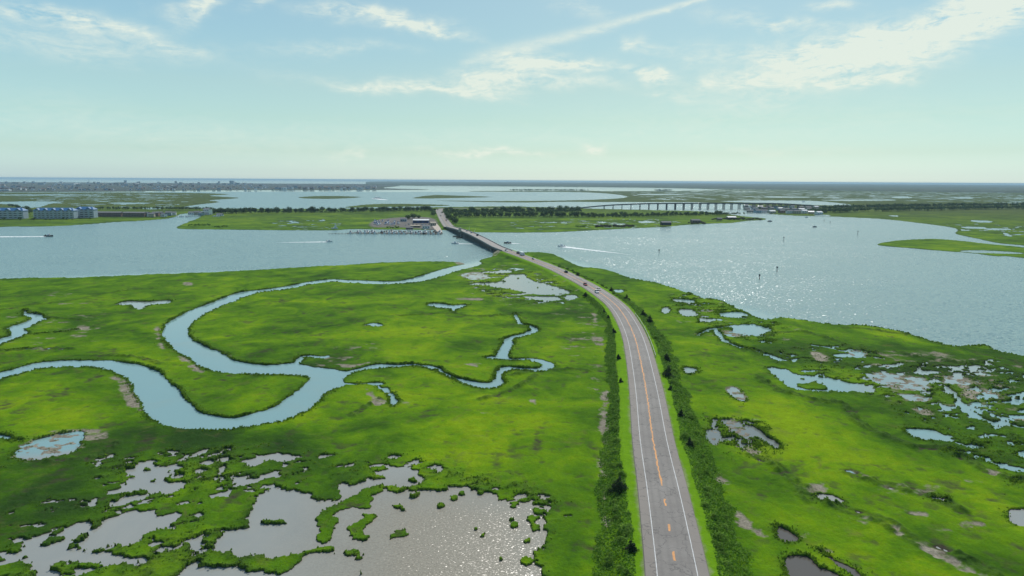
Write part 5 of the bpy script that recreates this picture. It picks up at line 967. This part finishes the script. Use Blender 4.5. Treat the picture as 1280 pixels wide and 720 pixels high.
jd = empty('breakwater_pier', P(424, 292, 0)); tag(jd, 'thin empty timber pier reaching left from the marina dock', 'pier'); a, b_ = Vector(P(411, 292.8, 0)), Vector(P(436, 292.4, 0)); c = (a+b_)/2; under(MB().box((c.x, c.y, .9), ((b_-a).length, 1.5, .25)).build('walkway', MT['wood']), jd)
for i in range(7): w = a+(b_-a)*(i/6); under(MB().tube((w.x, w.y, -1), (w.x, w.y, 1.8), .2, .2, 6).build('piling', MT['piling']), jd)
sb = make_boat(10, MT['white'], MT['white'], 'white sailboat on the marsh edge left of the docks', name='sailboat'); boat_at(sb, 418.5, 286.6, 0); sb.location.z = .9; MB().add([(0, 0, 1), (3.6, 0, 1.6), (.3, 0, 9), (0, .12, 1), (3.6, .12, 1.6), (.3, .12, 9)], [(0, 1, 2), (5, 4, 3), (0, 3, 4, 1), (1, 4, 5, 2), (2, 5, 3, 0)]).build('sail', MT['white'], sb)
# cabins and thickets on the island's south shore
def hut(x, y, w, d, h, k, roof, lb, st=1.0): lone(x, y, k, w, d, h, lb, 'cabins on the island shore', .1, roof, st, 'cabin', 2.0)
hut(832, 283.4, 16, 10, 5, 'piling', 'greyroof', 'dark cabin with a grey roof at the water edge', 1.2); hut(869, 279.4, 16, 9, 4, 'wood', 'greyroof', 'weathered cabin among brush, right of the dark one', .8); hut(914, 275, 17, 9, 3.6, 'piling', 'white', 'dark boathouse with a pale flat roof near the island tip', .8); hut(899, 276.4, 9, 7, 3, 'wood', 'greyroof', 'small grey cabin left of the pale-roofed boathouse', .8)
GB = [shrub_mesh(90+i, 2.0, 2.6, 320, .35, leafmat('grey_brush_%d' % i, (.045, .045, .030), (.10, .09, .065), (.17, .15, .11), .1)) for i in range(2)]
for (x0, x1, y, n_, lb, dk) in [(719,733,283.6,9,'dark bush in the small clump on the island lawn',1),(745,764,283.9,12,'grey brown thicket bush in the left clump on the island lawn',0),(767,792,283.7,16,'grey brown thicket bush in the right clump on the island lawn',0),(861,881,279.6,9,'brown bush around the weathered cabin',0),(890,952,274.5,30,'grey brown bush on the narrow island tip',0),(236,262,282,14,'dark shrub on the left beach of the island',1),(268,285,284,8,'dark shrub right of the island beach',1),(484,500,284.9,9,'shrub between the marina lot and the docks',1)]:
    for i in range(n_):
        p = P(x0+(x1-x0)*(i+rn.random())/n_, y+rn.uniform(-.8, .6), 0); put(rn.choice(SHR if dk else GB), (p[0], p[1], .4), rn.uniform(1.0, 1.7), rn.uniform(0, 6), lb, 'bush', lb+'s', 'bush')
# houses on the right shore
NM = {'white': 'white', 'tan': 'tan', 'brown': 'brown', 'paleblue': 'pale blue'}
for i in range(30):
    row = i % 3; x = 932+(i//3)*9.6+row*2.5+rn.uniform(-2, 2); y = [260.2, 263.0, 266.2][row]+(x-932)*.02+rn.uniform(-.4, .4)
    if y > 266.5 and x < 945: y = 263
    k = rn.choice(['white', 'tan', 'brown', 'paleblue']); pt = ['left', 'middle', 'right'][min(2, i//10)]
    lone(x, y, k, rn.uniform(12, 18), rn.uniform(9, 12), rn.uniform(4.5, 7), f'{NM[k]} house in the {["back", "middle", "waterfront"][row]} row, {pt} part of the right shore village', f'{NM[k]} houses, {["back", "middle", "waterfront"][row]} row, {pt} part', rn.uniform(-.4, .4), 'greyroof' if rn.random() < .6 else 'white', 0)
tree_row([(938,262),(980,263),(1030,266),(1045,266)], 26, 30, 'dark tree between the houses of the right shore village', 'trees in the right shore village', (.5, .8))
# viaduct
VP = [(722,260.8,1.5),(740,261.0,6),(760,261.3,11),(780,261.6,13),(800,261.8,15.5),(830,262,16.8),(860,262,17.2),(900,261.8,17),(935,261.6,16.6),(965,261.2,16),(990,260.8,13),(1015,260.4,8),(1038,260.2,2.5)]
vp = [Vector((*P(x, y, 0)[:2], z_)) for x, y, z_ in catmull(VP, False, 4)]; vp = resample([tuple(q) for q in vp], 12)
for _ in range(10): vp = [vp[0]]+[(vp[i-1]+vp[i]*2+vp[i+1])/4 for i in range(1, len(vp)-1)]+[vp[-1]]
via = empty('viaduct', vp[len(vp)//2]); via.location.z = 0; tag(via, 'long grey highway viaduct on column bents across the far channel', 'bridge')
under(sweep('deck', vp, [(-6.5, 0), (6.5, 0), (6.5, -1.9), (-6.5, -1.9)], MT['concrete_dark'], True), via)
for sg in (-1, 1): under(sweep('parapet', vp, [(sg*6.1, .003), (sg*6.5, .003), (sg*6.5, 1.0), (sg*6.1, 1.0)], MT['concrete_dark'], True), via)
fv = frames(vp); s_ = arc([tuple(q) for q in vp]); nxt = 60
for i, (p, r, d) in enumerate(fv):
    if s_[i] >= nxt and p.z > 3.2:
        nxt = s_[i]+21; mb = MB(); rz = math.atan2(r.y, r.x); mb.box((p.x, p.y, p.z-2.5), (13.5, 1.8, 1.2), 0, rz)
        for k_ in (-4.9, 0, 4.9): c = p+r*k_+d*k_*1.1*.0; mb.tube((c.x, c.y, -1), (c.x, c.y, p.z-3.1), 0.95, .95, 8)
        under(mb.build('pier', MT['concrete_dark']), via)
# distant shore town
def far_house(w, d, h, rh, wall, roof):
    o = MB().box((0, 0, h/2), (w, d, h)).gable((0, 0, h), (w, d), rh, 1, .4).box((0, -d/2-.05, h*.55), (w*.6, .2, h*.2), 2).build('house', [MT[wall], MT[roof], MT['glass']]); COL.objects.unlink(o); return o
FH = [(far_house(13, 10, 8, 3, 'white', 'greyroof'), 'white'), (far_house(12, 11, 9, 3, 'paleblue', 'greyroof'), 'pale blue'), (far_house(14, 10, 7, 3, 'tan', 'brown'), 'tan'), (far_house(12, 10, 9, 3.5, 'brown', 'greyroof'), 'brown'), (far_house(20, 14, 11, 1, 'concrete', 'white'), 'grey flat-topped')]
def px_in(x): return x
k = 0
while k < 290:
    x = rn.uniform(-70, 470); base = 239.2-(.002*x); t_ = rn.random()**1.8; y = base-.6-t_*9.5
    lim = 226.2+x*.005
    if x > 330: y = base-.8-rn.random()*3.2
    if y < lim: continue
    p = P(x, y, 0); o, nm = rn.choices(FH, (3, 3, 2, 2, 1))[0]; sc = rn.uniform(.9, 1.4)*(1+t_*.8); seg_ = 'left' if x < 110 else ('middle' if x < 290 else 'right')
    put(o, (p[0], p[1], 1.5), sc, rn.uniform(-.5, .5), f'tiny {nm} house in the {seg_} part of the distant shore town', 'house', f'{nm} houses in the {seg_} part of the distant town', 'house'); k += 1
for (x, y, w, d, h, kd, lb) in [(84,231.5,190,60,16,'white','long white-roofed hall in the distant town, left side'),(152,231,90,30,24,'concrete','flat grey building cluster centre in the distant town'),(157,230,28,22,44,'paleblue','tower on the grey building cluster in the distant town'),(170,231,55,24,22,'tan','tan block right of the grey cluster in the distant town'),(148,232,20,20,30,'concrete','slim block left of the grey cluster in the distant town'),(290,230.4,55,30,46,'paleblue','tallest pale block of the distant town, right side'),(297,230.8,60,25,22,'paleblue','lower block right of the tallest one'),(281,231,50,25,18,'concrete','lower block left of the tallest one'),(118,230,16,14,26,'brown','small dark tower in the distant town'),(20,230,80,30,20,'concrete','wide grey block at the left edge of the distant town'),(52,231,60,25,18,'paleblue','pale block left of the white-roofed hall'),(5,239.2,70,20,8,'white','long white shed on the near edge of the distant town'),(225,231.5,60,25,16,'concrete','grey block in the middle of the distant town'),(405,234.5,40,20,10,'white','lone white building at the right end of the far shore')]:
    p = P(x, y, 0); root = empty('town_building', (p[0], p[1], 1.5)); tag(root, lb, 'building'); MB().box((0, 0, h/2), (w, d, h)).build('wall', MT[kd], root); MB().box((0, 0, h+.7), (w*.96, d*.96, 1.4)).build('roof', MT['white' if kd == 'white' else 'greyroof'], root)
    for q_ in range(max(1, int(h/8))): MB().box((0, -d/2-.1, 4+q_*8), (w*.85, .3, 2.2)).build('window_band', MT['glass'], root)
p = P(111.5, 230, 0); wt_ = empty('water_tower', (p[0], p[1], 1.5)); tag(wt_, 'thin water tower rising above the distant town', 'water tower'); MB().tube((0, 0, 0), (0, 0, 44), 1.6, 1.4, 8).build('column', MT['steel'], wt_); MB().tube((0, 0, 44), (0, 0, 47), 2, 6.5, 12).tube((0, 0, 47), (0, 0, 51), 6.5, 6.5, 12).tube((0, 0, 51), (0, 0, 53), 6.5, 1.5, 12).build('tank', MT['paleblue'], wt_)
# a chunk of riprap at the near bridge abutment
def rock_mesh(seed):
    rn_ = random.Random(seed); bm = bmesh.new(); bmesh.ops.create_icosphere(bm, subdivisions=1, radius=1)
    for v in bm.verts: v.co *= rn_.uniform(.7, 1.2)
    me_ = bpy.data.meshes.new('rock'); bm.to_mesh(me_); bm.free(); me_.materials.append(MT['rock']); return bpy.data.objects.new('rock', me_)
RK = [rock_mesh(i) for i in range(4)]
for i in range(46):
    t_ = rn.random(); x = 616+t_*12; y = 314.5-t_*4.5+rn.uniform(-.5, 1.2); p = P(x, y, 0); put(rn.choice(RK), (p[0], p[1], .5), rn.uniform(.7, 1.5), rn.uniform(0, 6), 'grey boulder in the riprap left of the bridge end', 'rock', 'boulders at the near end of the bridge', 'boulder')
# ---------------------------------------------------------------- haze: a closed box of even, pale air
hb = MB().box((0, 0, 36.5), (190000, 190000, 87)).build('haze', mat('unused_air', (1, 1, 1)))
hm = bpy.data.materials.new('marine_haze'); hm.use_nodes = True; t = hm.node_tree; t.nodes.clear(); o = nd(t, 'ShaderNodeOutputMaterial'); v = nd(t, 'ShaderNodeVolumePrincipled')
v.inputs['Color'].default_value = (.58, .84, 1.0, 1); v.inputs['Density'].default_value = 0.000045; v.inputs['Anisotropy'].default_value = .0
t.links.new(v.outputs[0], o.inputs['Volume']); hb.data.materials.clear(); hb.data.materials.append(hm); tag(hb, kind='stuff')
